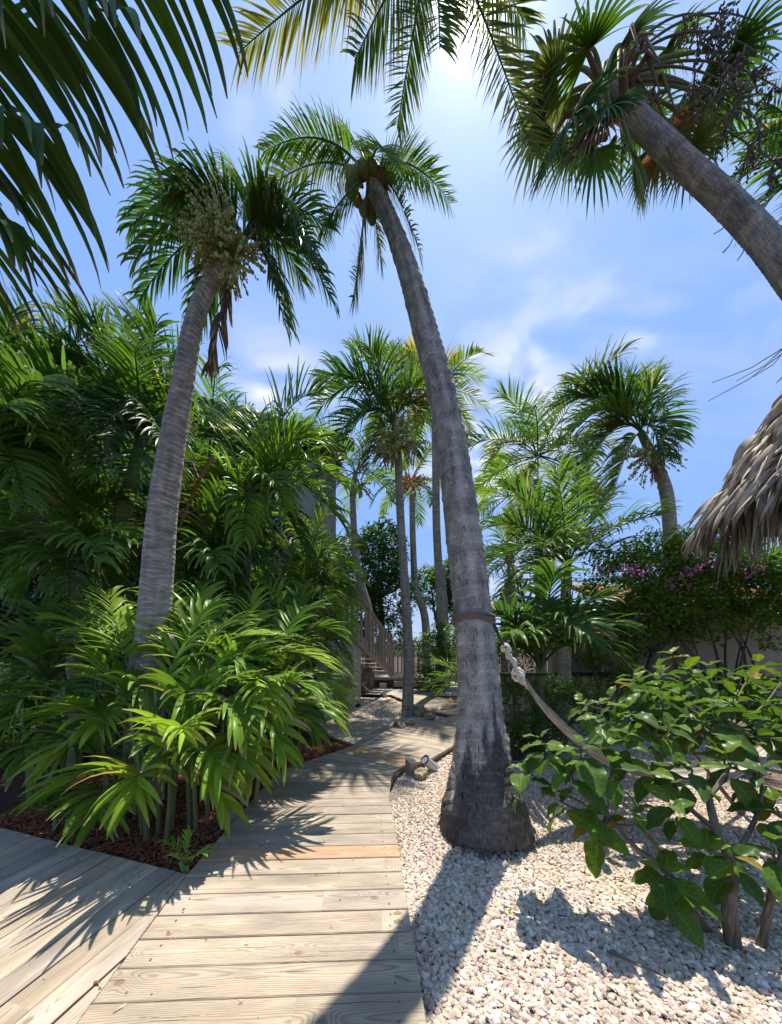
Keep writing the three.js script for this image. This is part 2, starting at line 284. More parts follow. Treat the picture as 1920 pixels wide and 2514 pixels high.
function panel(poly, ang, start, pitch, seed, gap = 0.006, special = {}) {
  const u = [Math.cos(ang), Math.sin(ang)], w = [-Math.sin(ang), Math.cos(ang)], s = poly.map((p) => p[0] * w[0] + p[1] * w[1]); let k = 0;
  for (let c = start; c < Math.max(...s); c += pitch, k++) {
    if (c + pitch < Math.min(...s)) continue; const rr = rng(seed + k * 13), g = gap * (0.6 + 0.9 * rr());
    let q = halfPlane(halfPlane(poly, w[0], w[1], c), -w[0], -w[1], -(c + pitch - g)); if (q.length < 3) continue;
    const us = q.map((p) => p[0] * u[0] + p[1] * u[1]), len = Math.max(...us) - Math.min(...us); if (len < 0.03) continue;
    plank(q, u, seed + k, special[k]);
    // two screws over each bearer line
    const mid = c + (pitch - g) / 2, u0 = Math.min(...us), u1 = Math.max(...us);
    for (const uu of [u0 + 0.13, u1 - 0.11]) for (const dv of [-0.035, 0.035]) { const x = u[0] * (uu + (rr() - 0.5) * 0.012) + w[0] * (mid + dv), d = u[1] * uu + w[1] * (mid + dv); if (d > 0.9 && d < 5 && inside(q, x, d)) screw(x, d); }
  }
}
const PITCH = 0.1445;
// A: the straight run under and in front of the camera
panel([[0.31, -0.7], [0.142, 1.243], [0.028, 2.667], [-0.016, 3.08], [-0.008, 3.352], [-1.352, 3.305], [-1.338, 2.07], [-1.247, 1.243], [-1.05, -0.7]], 0.034, 1.318 - 14 * PITCH + 0.04, PITCH, 1000, 0.006, { 20: [1.06, 0.84, 0.62], 12: [0.9, 0.9, 0.88] });
// fan where the walk bends
{
  const path = (pts) => { const c = new THREE.CatmullRomCurve3(pts.map(([x, d]) => V(x, 0, d)), false, 'centripetal'); return (t) => { const p = c.getPointAt(t); return [p.x, p.z]; }; };
  const L = path([[-1.352, 3.308], [-1.32, 3.75], [-1.06, 4.12], [-0.80, 4.41], [-0.70, 4.53]]), R = path([[-0.008, 3.356], [0.01, 3.6], [0.09, 3.82], [0.196, 3.97]]), n = 10;
  for (let k = 0; k < n; k++) {
    const a = k / n + 0.002, b = (k + 1) / n - 0.005, q = [L(a), R(Math.min(1, a + 0.01)), R(b), L(b)], dx = q[1][0] - q[0][0], dd = q[1][1] - q[0][1], l = Math.hypot(dx, dd);
    plank(q, [dx / l, dd / l], 2000 + k); for (const t of [0.1, 0.86]) { const m = [0, 1].map((i) => lerp((q[0][i] + q[3][i]) / 2, (q[1][i] + q[2][i]) / 2, t)); screw(m[0], m[1]); }
  }
}
// B: the run bearing off behind the thick palm; its first board is newer and orange
panel([[-0.702, 4.536], [0.197, 3.976], [0.505, 4.13], [0.907, 4.67], [1.9, 6.0], [1.46, 6.86], [1.13, 6.53], [0.4, 5.885], [0.103, 5.676], [-0.545, 4.745]], -0.556, -0.702 * 0.5278 + 4.536 * 0.8493, PITCH, 3000, 0.006, { 0: [1.12, 0.76, 0.44] });
// C: the arm mitred to the other side of the gravel island
panel([[-0.55, 4.755], [0.096, 5.684], [-0.70, 6.72], [-1.6, 7.9], [-2.42, 6.9], [-0.9, 5.1]], 0.63, 3.9, PITCH, 4000);
// E: the far arm to the concrete pad
panel([[0, 9.62], [0.5, 8.3], [0.855, 7.31], [1.38, 6.75], [1.96, 6.06], [3.2, 6.9], [1.8, 8.55], [1.02, 9.62]], -0.42, 6.0, PITCH, 5000);
// D: the arm to the other side, its boards running away from the camera
panel([[-1.342, 2.065], [-1.251, 1.238], [-1.054, -0.7], [-4.2, -0.7], [-4.2, 2.86]], Math.PI / 2 - 0.245, 0.6, PITCH, 6000, 0.007);
if (!screwRaw.empty) part('screw_heads', screwRaw.geo(), new THREE.MeshStandardMaterial({ vertexColors: true, metalness: 0.6, roughness: 0.6 }), walk, { kind: 'stuff' });
// bearers and edge boards under the planks
{
  const bearer = (a, b, inset = 0.03, th = 0.04) => { const raw = new Raw(), pa = G(a), pb = G(b), dir = pb.clone().sub(pa), len = dir.length(); dir.normalize(); const side = dir.clone().cross(UP); boxGeo(raw, pa.clone().add(pb).multiplyScalar(0.5).add(V(0, -PLANK_T - 0.045, 0)).addScaledVector(side, inset), dir, UP, side, len / 2, 0.04, th / 2, [0.4, 0.36, 0.32]); part('bearer', raw.geo(), M.plank, walk); };
  const edge = (pts, inset) => { for (let k = 0; k < pts.length - 1; k++) bearer(pts[k], pts[k + 1], inset); };
  edge([[0.3, -0.6], [0.142, 1.243], [0.028, 2.667], [-0.016, 3.08], [-0.008, 3.35], [0.05, 3.65], [0.197, 3.97], [0.505, 4.13], [0.907, 4.67], [1.9, 6.0]], -0.035);
  edge([[-1.34, 2.07], [-1.352, 3.3], [-1.32, 3.75], [-1.06, 4.12], [-0.8, 4.41], [-0.55, 4.75], [-0.9, 5.1], [-2.4, 6.9]], 0.035); edge([[-4.2, 2.86], [-1.34, 2.07]], 0.035);
  edge([[0.1, 5.68], [1.13, 6.53], [1.46, 6.86]], 0.035); edge([[0.855, 7.31], [1.38, 6.75], [1.96, 6.06]], -0.035); edge([[0.1, 5.68], [-0.7, 6.72], [-1.6, 7.9]], -0.035);
}
// ---------------------------------------------------------------- palms: trunks, fronds, crowns
const fibreTex = texture(512, 512, (u, v) => { const a = noise(u * 90, v * 7, 1), b = noise(u * 220, v * 18, 5), c = fbm(u * 5, v * 5, 2, 4); const k = 0.80 + a * 0.22 + b * 0.2 + c * 0.35; return [k, k * 0.985, k * 0.965]; }, true);
const fibreBump = texture(512, 512, (u, v) => 0.5 + noise(u * 90, v * 7, 1) * 0.3 + noise(u * 220, v * 18, 5) * 0.25 + fbm(u * 9, v * 9, 2, 4) * 0.3);
const marks = (() => { const r = rng(303), l = []; for (let k = 0; k < 44; k++) l.push([r(), r(), 0.0035 + 0.004 * r(), 0.012 + 0.022 * r()]); return l; })();
const slit = (u, v) => { let m = 0; for (const [x, y, w, h] of marks) { let du = Math.abs(u - x), dv = Math.abs(v - y); du = Math.min(du, 1 - du); dv = Math.min(dv, 1 - dv); if (dv < h && du < w * 2) m = Math.max(m, sstep(1, 0.6, du / (w * Math.sqrt(1 - (dv / h) ** 2) + 1e-4))); } return m; };
const cocoTex = texture(1024, 1024, (u, v) => { const a = noise(u * 70, v * 26, 1), b = noise(u * 190, v * 110, 5), c = fbm(u * 5, v * 5, 2, 4), s = slit(u, v); const k = (0.87 + a * 0.2 + b * 0.22 + c * 0.4) * lerp(1, 0.16, s); return [k, k * 0.985, k * 0.965]; }, true);
const cocoBump = texture(1024, 1024, (u, v) => 0.55 + noise(u * 70, v * 26, 1) * 0.25 + noise(u * 190, v * 110, 5) * 0.25 + fbm(u * 9, v * 9, 2, 4) * 0.3 - 0.5 * slit(u, v));
M.coco = new THREE.MeshStandardMaterial({ vertexColors: true, map: cocoTex, bumpMap: cocoBump, bumpScale: 0.011, roughness: 0.95 });
M.ring = (() => { const f = (u, v) => 0.84 + fbm(u * 7, v * 30, 3, 4) * 0.35 + noise(u * 60, v * 160, 2) * 0.16; return new THREE.MeshStandardMaterial({ vertexColors: true, map: texture(512, 512, (u, v) => { const k = f(u, v); return [k, k * 0.985, k * 0.96]; }, true), bumpMap: texture(512, 512, (u, v) => f(u, v) - 0.3), bumpScale: 0.003, roughness: 0.95 }); })();
M.trunk = new THREE.MeshStandardMaterial({ vertexColors: true, map: fibreTex, bumpMap: fibreBump, bumpScale: 0.005, roughness: 0.95 });
const hash = (n) => { const x = Math.sin(n * 127.1 + 311.7) * 43758.5453; return x - Math.floor(x); };
// rings: spacing, how far each ring's lip stands out, kind of bark
function trunkGeo(pts, radii, { seg = 28, dv = 0.02, spacing = 0.07, amp = 0.006, col = [0.36, 0.335, 0.305], light = [0.56, 0.53, 0.49], lip = 0.16, wob = 0.3, stain = null, seed = 1, slits = 0, lump = 0.02 }) {
  const curve = new THREE.CatmullRomCurve3(pts, false, 'centripetal'), len = curve.getLength(), n = Math.max(4, Math.round(len / dv)), raw = new Raw(); let nrm = null;
  // radius by arc length between control points
  const cum = [0]; for (let k = 1; k < pts.length; k++) cum.push(cum[k - 1] + pts[k].distanceTo(pts[k - 1])); const tot = cum[cum.length - 1];
  const rad = (t) => { const s = t * tot; let k = 0; while (k < cum.length - 2 && s > cum[k + 1]) k++; const f = clamp((s - cum[k]) / (cum[k + 1] - cum[k]), 0, 1); return lerp(radii[k], radii[k + 1], f * f * (3 - 2 * f) * 0.5 + f * 0.5); };
  for (let k = 0; k <= n; k++) {
    const t = k / n, p = curve.getPointAt(t), tan = curve.getTangentAt(t), v = t * len, r0 = rad(t);
    if (!nrm) nrm = V(1, 0, 0.001); nrm = nrm.clone().addScaledVector(tan, -nrm.dot(tan)).normalize(); const bin = tan.clone().cross(nrm);
    for (let s = 0; s <= seg; s++) {
      const a = s / seg * Math.PI * 2, ca = Math.cos(a), sa = Math.sin(a);
      const wv = v / spacing + wob * noise(ca * 1.3 + seed * 3, sa * 1.3, v * 2.2 / spacing * 0.1) + 0.35 * noise(v * 1.1 / spacing * 0.35, seed * 7.7), cell = Math.floor(wv), f = wv - cell, hc = hash(cell + seed * 17);
      const part = sstep(-0.25, 0.25, noise(ca * 1.6 + hc * 40, sa * 1.6, cell * 1.7) + 0.12);   // a scar shows round part of the trunk only
      const edge = Math.exp(-Math.pow(Math.min(f, 1 - f) / lip, 2)) * part;
      let dr = amp * (1 - f) * (0.5 + hc) * (0.4 + 0.6 * part) - amp * 0.8 * Math.exp(-Math.pow(f / 0.06, 2)) + r0 * lump * noise(ca * 1.2 + seed, sa * 1.2, v * 1.5);
      const tone = 0.88 + 0.34 * noise(ca * 2.5, sa * 2.5 + seed * 9, v * 3.5) + 0.25 * (hc - 0.5); let c = [0, 1, 2].map((i) => lerp(col[i], light[i], edge * 0.75) * tone);
      if (stain) c = stain(c, v, ca, sa);
      const R = r0 + dr; raw.v(p.clone().addScaledVector(nrm, ca * R).addScaledVector(bin, sa * R), c, s / seg * Math.max(1, Math.round(6.28 * radii[1])), v);
    }
  }
  for (let k = 0; k < n; k++) for (let s = 0; s < seg; s++) { const a = k * (seg + 1) + s; raw.quad(a, a + 1, a + seg + 2, a + seg + 1); }
  return raw.geo();
}
const trunkAt = (pts, t) => new THREE.CatmullRomCurve3(pts, false, 'centripetal').getPointAt(t);

// leaf colours (linear)
const C = {
  deep: [0.056, 0.132, 0.014], mid: [0.102, 0.205, 0.017], fresh: [0.172, 0.305, 0.02], lime: [0.26, 0.385, 0.024], yellow: [0.48, 0.39, 0.04], olive: [0.155, 0.185, 0.032], brown: [0.2, 0.11, 0.06], straw: [0.42, 0.34, 0.2], blue: [0.056, 0.132, 0.014], rust: [0.28, 0.12, 0.05],
};
const mix = (a, b, t) => [lerp(a[0], b[0], t), lerp(a[1], b[1], t), lerp(a[2], b[2], t)];
// one leaflet: a tapering blade, folded along its rib, bending down along its length
function leaflet(raw, base, dir, wide, len, width, droop, segs, cA, cB, tip, tipFrac, fold, blunt, curl) {
  let p = base.clone(), d = dir.clone().normalize(), w = wide.clone(), prev = null; const ds = len / segs, tmp = V(0, 0, 0);
  for (let i = 0; i <= segs; i++) {
    const s = i / segs; w.addScaledVector(d, -w.dot(d)).normalize(); const nn = tmp.copy(d).cross(w);
    const prof = s < 0.3 ? 0.35 + 0.65 * Math.sin(s / 0.3 * 1.5708) : Math.pow(1 - (s - 0.3) / 0.7, blunt ? 0.5 : 0.85), hw = Math.max(width * 0.5 * prof, width * (blunt ? 0.07 : 0.012));
    let c = mix(cA, cB, s); if (s > 1 - tipFrac) c = mix(c, tip, sstep(1 - tipFrac, 1 - tipFrac * 0.35, s));
    const up = fold * hw;
    const l = raw.v(p.clone().addScaledVector(w, -hw).addScaledVector(nn, up), c, 0, s), m = fold ? raw.v(p, c.map((x) => x * 1.06), 0.5, s) : 0, r = raw.v(p.clone().addScaledVector(w, hw).addScaledVector(nn, up), c, 1, s);
    if (prev) { if (fold) { raw.quad(prev[0], prev[1], m, l); raw.quad(prev[1], prev[2], r, m); } else raw.quad(prev[0], prev[2], r, l); }
    prev = [l, m, r];
    p.addScaledVector(d, ds); d.y -= droop * ds / len * (0.25 + 1.5 * s); d.normalize(); if (curl) { const q = Math.cos(curl / segs), z = Math.sin(curl / segs), cr = d.clone().cross(w); w.multiplyScalar(q).addScaledVector(cr, z); }
  }
}
// rachis points: by launch angle and weight, or by where the tip hangs
function archBy(c, az, el, L, droop, wind, n = 14) {
  const pts = [c.clone()], d = V(Math.cos(el) * Math.cos(az), Math.sin(el), Math.cos(el) * Math.sin(az)), p = c.clone();
  for (let k = 1; k <= n; k++) { const s = k / n; d.y -= droop / n * (0.35 + 1.3 * s); if (wind) d.addScaledVector(wind, s / n); d.normalize(); p.addScaledVector(d, L / n); pts.push(p.clone()); }
  return pts;
}
function archTo(c, tip, arch, n = 14, lean = 0.42) { const a = c.clone(), b = c.clone().lerp(tip, lean).add(V(0, arch, 0)), pts = []; for (let k = 0; k <= n; k++) { const t = k / n, q = 1 - t; pts.push(a.clone().multiplyScalar(q * q).addScaledVector(b, 2 * q * t).addScaledVector(tip, t * t)); } return pts; }
const SP = {
  coconut: { nl: 46, from: 0.2, leafLen: 0.62, leafW: 0.034, lift: 0.05, ld: 1.0, a0: 70, a1: 28, segs: 4, fold: 0, tipFrac: 0.16, petiole: 0.03, mat: 'leafDull', cols: [C.mid, C.olive, C.deep], stalk: [0.22, 0.22, 0.07], tips: [C.straw, C.yellow, C.olive], blunt: false },
  christmas: { wk: 0.66, scatter: 0.75, curl: 1.2, nl: 26, from: 0.16, leafLen: 0.52, leafW: 0.05, lift: 0.42, ld: 1.5, a0: 62, a1: 24, segs: 5, fold: 0.35, tipFrac: 0.08, petiole: 0.025, mat: 'leaf', cols: [C.deep, C.mid, C.deep], stalk: [0.11, 0.17, 0.045], tips: [C.straw, C.brown, C.olive], blunt: true },
  clump: { nl: 13, from: 0.28, leafLen: 0.42, leafW: 0.046, lift: 0.26, ld: 1.2, a0: 58, a1: 20, segs: 6, fold: 0.3, tipFrac: 0.05, petiole: 0.011, mat: 'leafThin', cols: [C.fresh, C.mid, C.lime], stalk: [0.13, 0.20, 0.05], tips: [C.straw, C.lime, C.brown], blunt: true },
};
// builds one frond under its palm; separate = every leaflet its own mesh
function frond(parent, pts, spec, o = {}) {
  const s = { ...spec, ...o }, r = rng(o.seed ?? 1), n = pts.length - 1, L = pts.reduce((a, p, k) => k ? a + p.distanceTo(pts[k - 1]) : 0, 0), raw = new Raw(), mat = M[s.mat];
  tube(raw, pts, pts.map((_, k) => s.petiole * lerp(1, 0.16, Math.pow(k / n, 0.8))), s.separate ? 6 : 4, (t) => mix(s.stalk, s.cols[0], t * 0.7));
  const at = (t) => { const x = clamp(t * n, 0, n - 1e-6), k = Math.floor(x); return pts[k].clone().lerp(pts[k + 1], x - k); };
  const frondN = s.sideUp ?? null; let bladeCol = s.cols[Math.floor(r() * s.cols.length)], holder = null; const leaves = [];
  const tone = 0.85 + r() * 0.35;
  for (let k = 0; k < s.nl; k++) for (const sd of [-1, 1]) {
    const t = lerp(s.from, 0.995, (k + 0.3 * r() + (sd > 0 ? 0.2 : 0)) / s.nl), p = at(t), tan = at(Math.min(1, t + 0.03)).sub(at(Math.max(0, t - 0.03))).normalize();
    let side = tan.clone().cross(UP); if (side.lengthSq() < 0.02) side = V(1, 0, 0.3).cross(tan); side.normalize(); const nn = side.clone().cross(tan).normalize();
    if (s.roll) { side.applyAxisAngle(tan, s.roll); nn.applyAxisAngle(tan, s.roll); }
    const al = lerp(s.a0, s.a1, Math.pow(t, 1.3)) * Math.PI / 180 + (r() - 0.5) * 0.25, lf = s.lift + (r() - 0.5) * (s.scatter ?? 0.3);
    const dir = tan.clone().multiplyScalar(Math.cos(al)).addScaledVector(side, sd * Math.sin(al)).addScaledVector(nn, lf); if (s.windLeaf) dir.addScaledVector(s.windLeaf, 1); dir.normalize();
    const prof = 0.45 + 0.55 * Math.sin(clamp((t - s.from) / (1 - s.from), 0, 1) * 2.5 + 0.5), len = s.leafLen * clamp(prof, 0.35, 1) * (0.88 + 0.24 * r()), wid = s.leafW * (s.wk ?? 1) * (0.75 + 0.5 * r());
    const k2 = tone * (0.72 + 0.52 * r()), cA = bladeCol.map((x) => x * k2), cB = mix(bladeCol, s.endCol ?? bladeCol, 0.9).map((x) => x * k2), tip = s.tips[Math.floor(r() * s.tips.length)]; const odd = r(); if (odd < 0.03) { const dry = odd < 0.012 ? C.straw : odd < 0.02 ? C.brown : C.yellow; for (let i = 0; i < 3; i++) { cA[i] = lerp(cA[i], dry[i], 0.7); cB[i] = lerp(cB[i], dry[i], 0.9); } }
    const wide = tan.clone().addScaledVector(nn, sd * 0.25 + (r() - 0.5) * 0.5).multiplyScalar(sd), dst = s.separate ? new Raw() : raw;
    leaflet(dst, p, dir, wide, len, wid, s.ld * (0.6 + 0.8 * r()), s.segs, cA, cB, tip, s.tipFrac * (0.4 + 1.2 * r()), s.fold, s.blunt, (r() - 0.5) * (s.curl ?? 0.5));
    if (s.separate) leaves.push(dst);
  }
  const f = part('frond', raw.geo(), mat, parent, s.label ? { label: s.label } : {});
  for (const d of leaves) part('leaflet', d.geo(), mat, f);
  return f;
}
function crown(parent, c, spec, { n = 14, L = 2, el0 = 1.25, el1 = -0.5, droop = 1.3, wind = null, az0 = 0, seed = 1, azRange = null, over = {} }) {
  const r = rng(seed * 101 + 7);
  for (let k = 0; k < n; k++) {
    const f = (k + 0.5) / n, az = azRange ? lerp(azRange[0], azRange[1], (k * 0.618 + r() * 0.2) % 1) : az0 + k * 2.39996 + (r() - 0.5) * 0.5, el = lerp(el0, el1, Math.pow(f, 1.1)) + (r() - 0.5) * 0.2;
    frond(parent, archBy(c.clone().add(V(Math.cos(az) * 0.04, 0, Math.sin(az) * 0.04)), az, el, L * (0.85 + 0.3 * r()) * (f < 0.12 ? 0.8 : 1), droop * (0.75 + 0.5 * r()) * (f < 0.15 ? 0.5 : 1), wind), spec, { seed: seed * 977 + k, ...over });
  }
}
const beadGeo = new THREE.IcosahedronGeometry(1, 1);
M.fruit = new THREE.MeshStandardMaterial({ roughness: 0.6 });
// a branching bunch of small round fruits; hangs round the top of the trunk
function fruitBunch(parent, c, dir, size, count, col, seed, bead = 0.009, stemCol = [0.30, 0.33, 0.14]) {
  const r = rng(seed), raw = new Raw(), ms = [], cs = [], o = origin(parent), q = new THREE.Quaternion(), main = [c, c.clone().addScaledVector(dir, size * 0.35)];
  tube(raw, main, [0.018 * size / 0.5, 0.012 * size / 0.5], 5, stemCol);
  const strands = Math.max(14, Math.round(count / 24));
  for (let k = 0; k < strands; k++) {
    const a = c.clone().lerp(main[1], 0.3 + 0.7 * r()), d = dir.clone().addScaledVector(V(r() - 0.5, r() - 0.5, r() - 0.5).normalize(), 0.95).normalize(), pts = [a]; let p = a.clone(); const L = size * (0.45 + 0.45 * r());
    for (let i = 1; i <= 5; i++) { d.y -= 0.12; d.normalize(); p = p.clone().addScaledVector(d, L / 5); pts.push(p); }
    tube(raw, pts, pts.map((_, i) => 0.005 * size / 0.5 * (1 - i / 7)), 3, stemCol, false);
    for (let b = 0; b < count / strands; b++) { const t = 0.25 + 0.75 * r(), x = t * 5, i = Math.min(4, Math.floor(x)), b0 = pts[i].clone().lerp(pts[i + 1], x - i).add(V(r() - 0.5, r() - 0.5, r() - 0.5).multiplyScalar(0.05 * size)); const s = bead * (0.7 + 0.6 * r()); ms.push(new THREE.Matrix4().compose(b0.sub(o), q, V(s, s * 1.25, s))); const k2 = 0.7 + 0.6 * r(); cs.push(new THREE.Color().setRGB(col[0] * k2, col[1] * k2, col[2] * k2)); }
  }
  const f = part('fruit_bunch', raw.geo(), M.plain, parent); instanced('fruits', beadGeo, M.fruit, ms, cs, f).position.set(0, 0, 0);
  // instances were placed relative to the palm, which is where the bunch's own frame stands too
  return f;
}
function crownshaft(parent, a, b, r0, r1, col = [0.16, 0.23, 0.07]) { const raw = new Raw(), pts = [], rr = []; for (let k = 0; k <= 10; k++) { const t = k / 10; pts.push(a.clone().lerp(b, t)); rr.push(lerp(r0, r1, t) * (1 + 0.22 * Math.sin(Math.min(1, t * 2.2) * 3.14) * (1 - t))); } tube(raw, pts, rr, 14, (t) => mix(col, [0.10, 0.17, 0.05], t)); return part('crownshaft', raw.geo(), M.plain, parent); }
const BROWN = { cols: [C.brown, [0.12, 0.07, 0.04]], tips: [C.brown, C.straw, C.brown], stalk: [0.2, 0.13, 0.08], mat: 'dry', lift: -0.1, ld: 2.2, tone: 1 };

// ---- the thick coconut palm with the hammock rope
const HAM = [W(1192, 2030, 2.72), W(1187, 1985, 2.77), W(1183, 1930, 2.83), W(1181, 1860, 2.89), W(1178, 1760, 2.96), W(1172, 1630, 3.03), W(1160, 1500, 3.09), W(1140, 1330, 3.15), W(1115, 1140, 3.22), W(1085, 970, 3.28), W(1040, 800, 3.36), W(1000, 660, 3.44), W(960, 550, 3.52), W(915, 452, 3.6)];
HAM[0].y = -0.13;
const HAM_R = [0.395, 0.37, 0.305, 0.256, 0.21, 0.186, 0.178, 0.171, 0.156, 0.139, 0.125, 0.108, 0.09, 0.075];
{
  const t = thing('coconut_palm', 'tall coconut palm with thick grey ringed trunk, swollen base and a rope tied round it', 'palm tree', V(HAM[0].x, -0.085, HAM[0].z));
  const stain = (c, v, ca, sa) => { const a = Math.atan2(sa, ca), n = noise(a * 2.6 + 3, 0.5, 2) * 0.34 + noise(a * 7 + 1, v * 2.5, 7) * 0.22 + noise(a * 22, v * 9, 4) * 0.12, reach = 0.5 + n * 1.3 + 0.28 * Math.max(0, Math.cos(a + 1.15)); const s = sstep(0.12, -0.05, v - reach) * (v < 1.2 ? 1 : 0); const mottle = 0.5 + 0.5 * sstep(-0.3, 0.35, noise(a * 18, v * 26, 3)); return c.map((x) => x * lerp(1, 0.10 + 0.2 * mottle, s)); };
  part('trunk', trunkGeo(HAM, HAM_R, { seg: 84, dv: 0.0085, spacing: 0.088, amp: 0.009, lip: 0.07, wob: 0.5, seed: 3, lump: 0.035, stain, col: [0.54, 0.48, 0.42], light: [0.86, 0.8, 0.72] }), M.coco, t);
  // torn fibrous skirt of roots at the foot
  const raw = new Raw(), r = rng(8); for (let k = 0; k < 70; k++) { const a = r() * 6.28, R = 0.365 + r() * 0.03, p = V(HAM[0].x + Math.cos(a) * R, -0.02 - r() * 0.03, HAM[0].z + Math.sin(a) * R), q = p.clone().add(V(Math.cos(a) * (0.02 + r() * 0.035), -0.05 - r() * 0.03, Math.sin(a) * (0.02 + r() * 0.035))); tube(raw, [p, p.clone().lerp(q, 0.5).add(V(0, 0.01, 0)), q], [0.004, 0.0035, 0.002], 4, [0.07, 0.055, 0.045], false); }
  part('root_fringe', raw.geo(), M.plain, t, { kind: 'stuff' });
  const c = W(905, 438, 3.64), F0 = (px, py, dd, arch, o = {}) => frond(t, archTo(c, W(px, py, 3.64 + dd * 0.6), arch * 0.62), SP.coconut, { seed: px + py, leafLen: 0.36, nl: 74, leafW: 0.016, petiole: 0.02, tipFrac: 0.2, ld: 1.3, scatter: 0.45, ...o });
  F0(645, 375, -0.6, 1.0, { ld: 1.8 }); F0(628, 490, 0.3, 0.95, { ld: 1.8 }); F0(790, 560, -1.0, 0.25, { ld: 1.6, roll: 0.6 }); F0(868, 735, -0.7, -0.1, { ld: 0.5, roll: 1.2 }); F0(935, 640, 0.5, 0.25, { ld: 0.9, roll: 1.0 });
  F0(1032, 625, -0.2, 0.95, { ld: 1.2 }); F0(1108, 500, 0.1, 1.0, { ld: 1.3 }); F0(1050, 450, 1.2, 0.7); F0(850, 345, 1.0, 0.6); F0(960, 400, -1.6, 0.8);
  for (let k = 0; k < 9; k++) { const r2 = rng(60 + k), a = r2() * 6.28, raw2 = new Raw(), b = c.clone().add(V(Math.cos(a) * 0.07, -0.06, Math.sin(a) * 0.07)); tube(raw2, [b, b.clone().add(V(Math.cos(a) * 0.1, 0.16 * r2() - 0.06, Math.sin(a) * 0.1)), b.clone().add(V(Math.cos(a) * 0.2, 0.2 * r2() - 0.16, Math.sin(a) * 0.2))], [0.02, 0.014, 0.004], 5, [0.2, 0.13, 0.07]); part('sheath', raw2.geo(), M.plain, t); }
  const cr = rng(77), nutGeo = new THREE.IcosahedronGeometry(0.06, 3); { const p = nutGeo.attributes.position; for (let i = 0; i < p.count; i++) p.setY(i, p.getY(i) * 1.25); nutGeo.computeVertexNormals(); }
  for (let k = 0; k < 17; k++) { const a = k * 2.4, R = 0.13 + cr() * 0.1, m = shade(new THREE.Mesh(nutGeo, k % 4 ? M.nutGreen ??= new THREE.MeshStandardMaterial({ color: new THREE.Color().setRGB(0.17, 0.16, 0.045), roughness: 0.55 }) : M.nutBrown ??= new THREE.MeshStandardMaterial({ color: new THREE.Color().setRGB(0.2, 0.11, 0.05), roughness: 0.7 }))); m.name = 'coconut'; m.position.copy(c.clone().add(V(Math.cos(a) * R, -0.06 - cr() * 0.14, Math.sin(a) * R)).sub(t.position)); m.rotation.set(cr(), cr(), cr()); t.add(m); }
}
// ---- the slender palm with pale fruit bunches on the other side of the walk
{
  const P = [W(352, 1790, 3.1), W(360, 1650, 3.06), W(376, 1540, 3.02), W(388, 1400, 2.98), W(400, 1250, 2.94), W(425, 1080, 2.9), W(452, 920, 2.86), W(480, 780, 2.84), W(520, 690, 2.82), W(562, 645, 2.82)];
  P[0].y = -0.1;
  const t = thing('christmas_palm', 'slender palm with finely ringed pale grey trunk and bunches of cream green fruit', 'palm tree', V(P[0].x, -0.085, P[0].z));
  part('trunk', trunkGeo(P, [0.165, 0.143, 0.134, 0.127, 0.116, 0.099, 0.083, 0.071, 0.063, 0.058], { seg: 44, dv: 0.006, spacing: 0.044, amp: 0.005, lip: 0.13, wob: 0.6, seed: 5, col: [0.47, 0.43, 0.385], light: [0.92, 0.87, 0.8], lump: 0.03 }), M.ring, t);
  const c0 = W(575, 632, 2.83), c = W(600, 590, 2.85); crownshaft(t, P[9], c, 0.066, 0.04, [0.2, 0.2, 0.08]);
  const F0 = (px, py, dd, arch, o = {}) => frond(t, archTo(c, W(px, py, 2.85 + dd * 0.75), arch * 0.75), SP.christmas, { seed: px * 3 + py, leafLen: 0.36, leafW: 0.021, wk: 1, petiole: 0.018, nl: 50, ld: 2.8, lift: 0.3, a0: 50, scatter: 0.7, fold: 0.4, ...o });
  F0(330, 640, -0.2, 0.95); F0(318, 560, 0.25, 1.0); F0(420, 470, -0.5, 0.55); F0(345, 730, 0.3, 0.75); F0(480, 800, 0.5, 0.35); F0(700, 800, -0.15, 0.65); F0(815, 740, 0.15, 0.95); F0(800, 560, 0.5, 0.7); F0(770, 640, -0.4, 0.8); F0(690, 500, -0.3, 0.5, { cols: [C.fresh] }); F0(600, 465, 0.3, 0.4, { cols: [C.lime, C.fresh] }); F0(740, 690, 0.7, 0.7);
  const fc = [0.40, 0.42, 0.17]; fruitBunch(t, c0, V(-0.9, 0.25, 0.5).normalize(), 0.46, 1500, fc, 1, 0.007, [0.36, 0.37, 0.16]); fruitBunch(t, c0, V(-0.4, 0.5, 0.9).normalize(), 0.45, 1500, fc, 2, 0.007, [0.36, 0.37, 0.16]); fruitBunch(t, c0, V(0.75, -0.15, 0.6).normalize(), 0.34, 900, fc, 3, 0.007, [0.36, 0.37, 0.16]); fruitBunch(t, c0.clone().add(V(0, -0.05, 0)), V(0.25, -0.8, 0.5).normalize(), 0.32, 700, fc, 4, 0.007, [0.36, 0.37, 0.16]);
  frond(t, archTo(c0, W(512, 905, 2.72), 0.02), SP.christmas, { seed: 71, ...BROWN, wk: 1, leafLen: 0.34, leafW: 0.026, a0: 18, a1: 8, label: 'dead brown frond hanging down' });
}
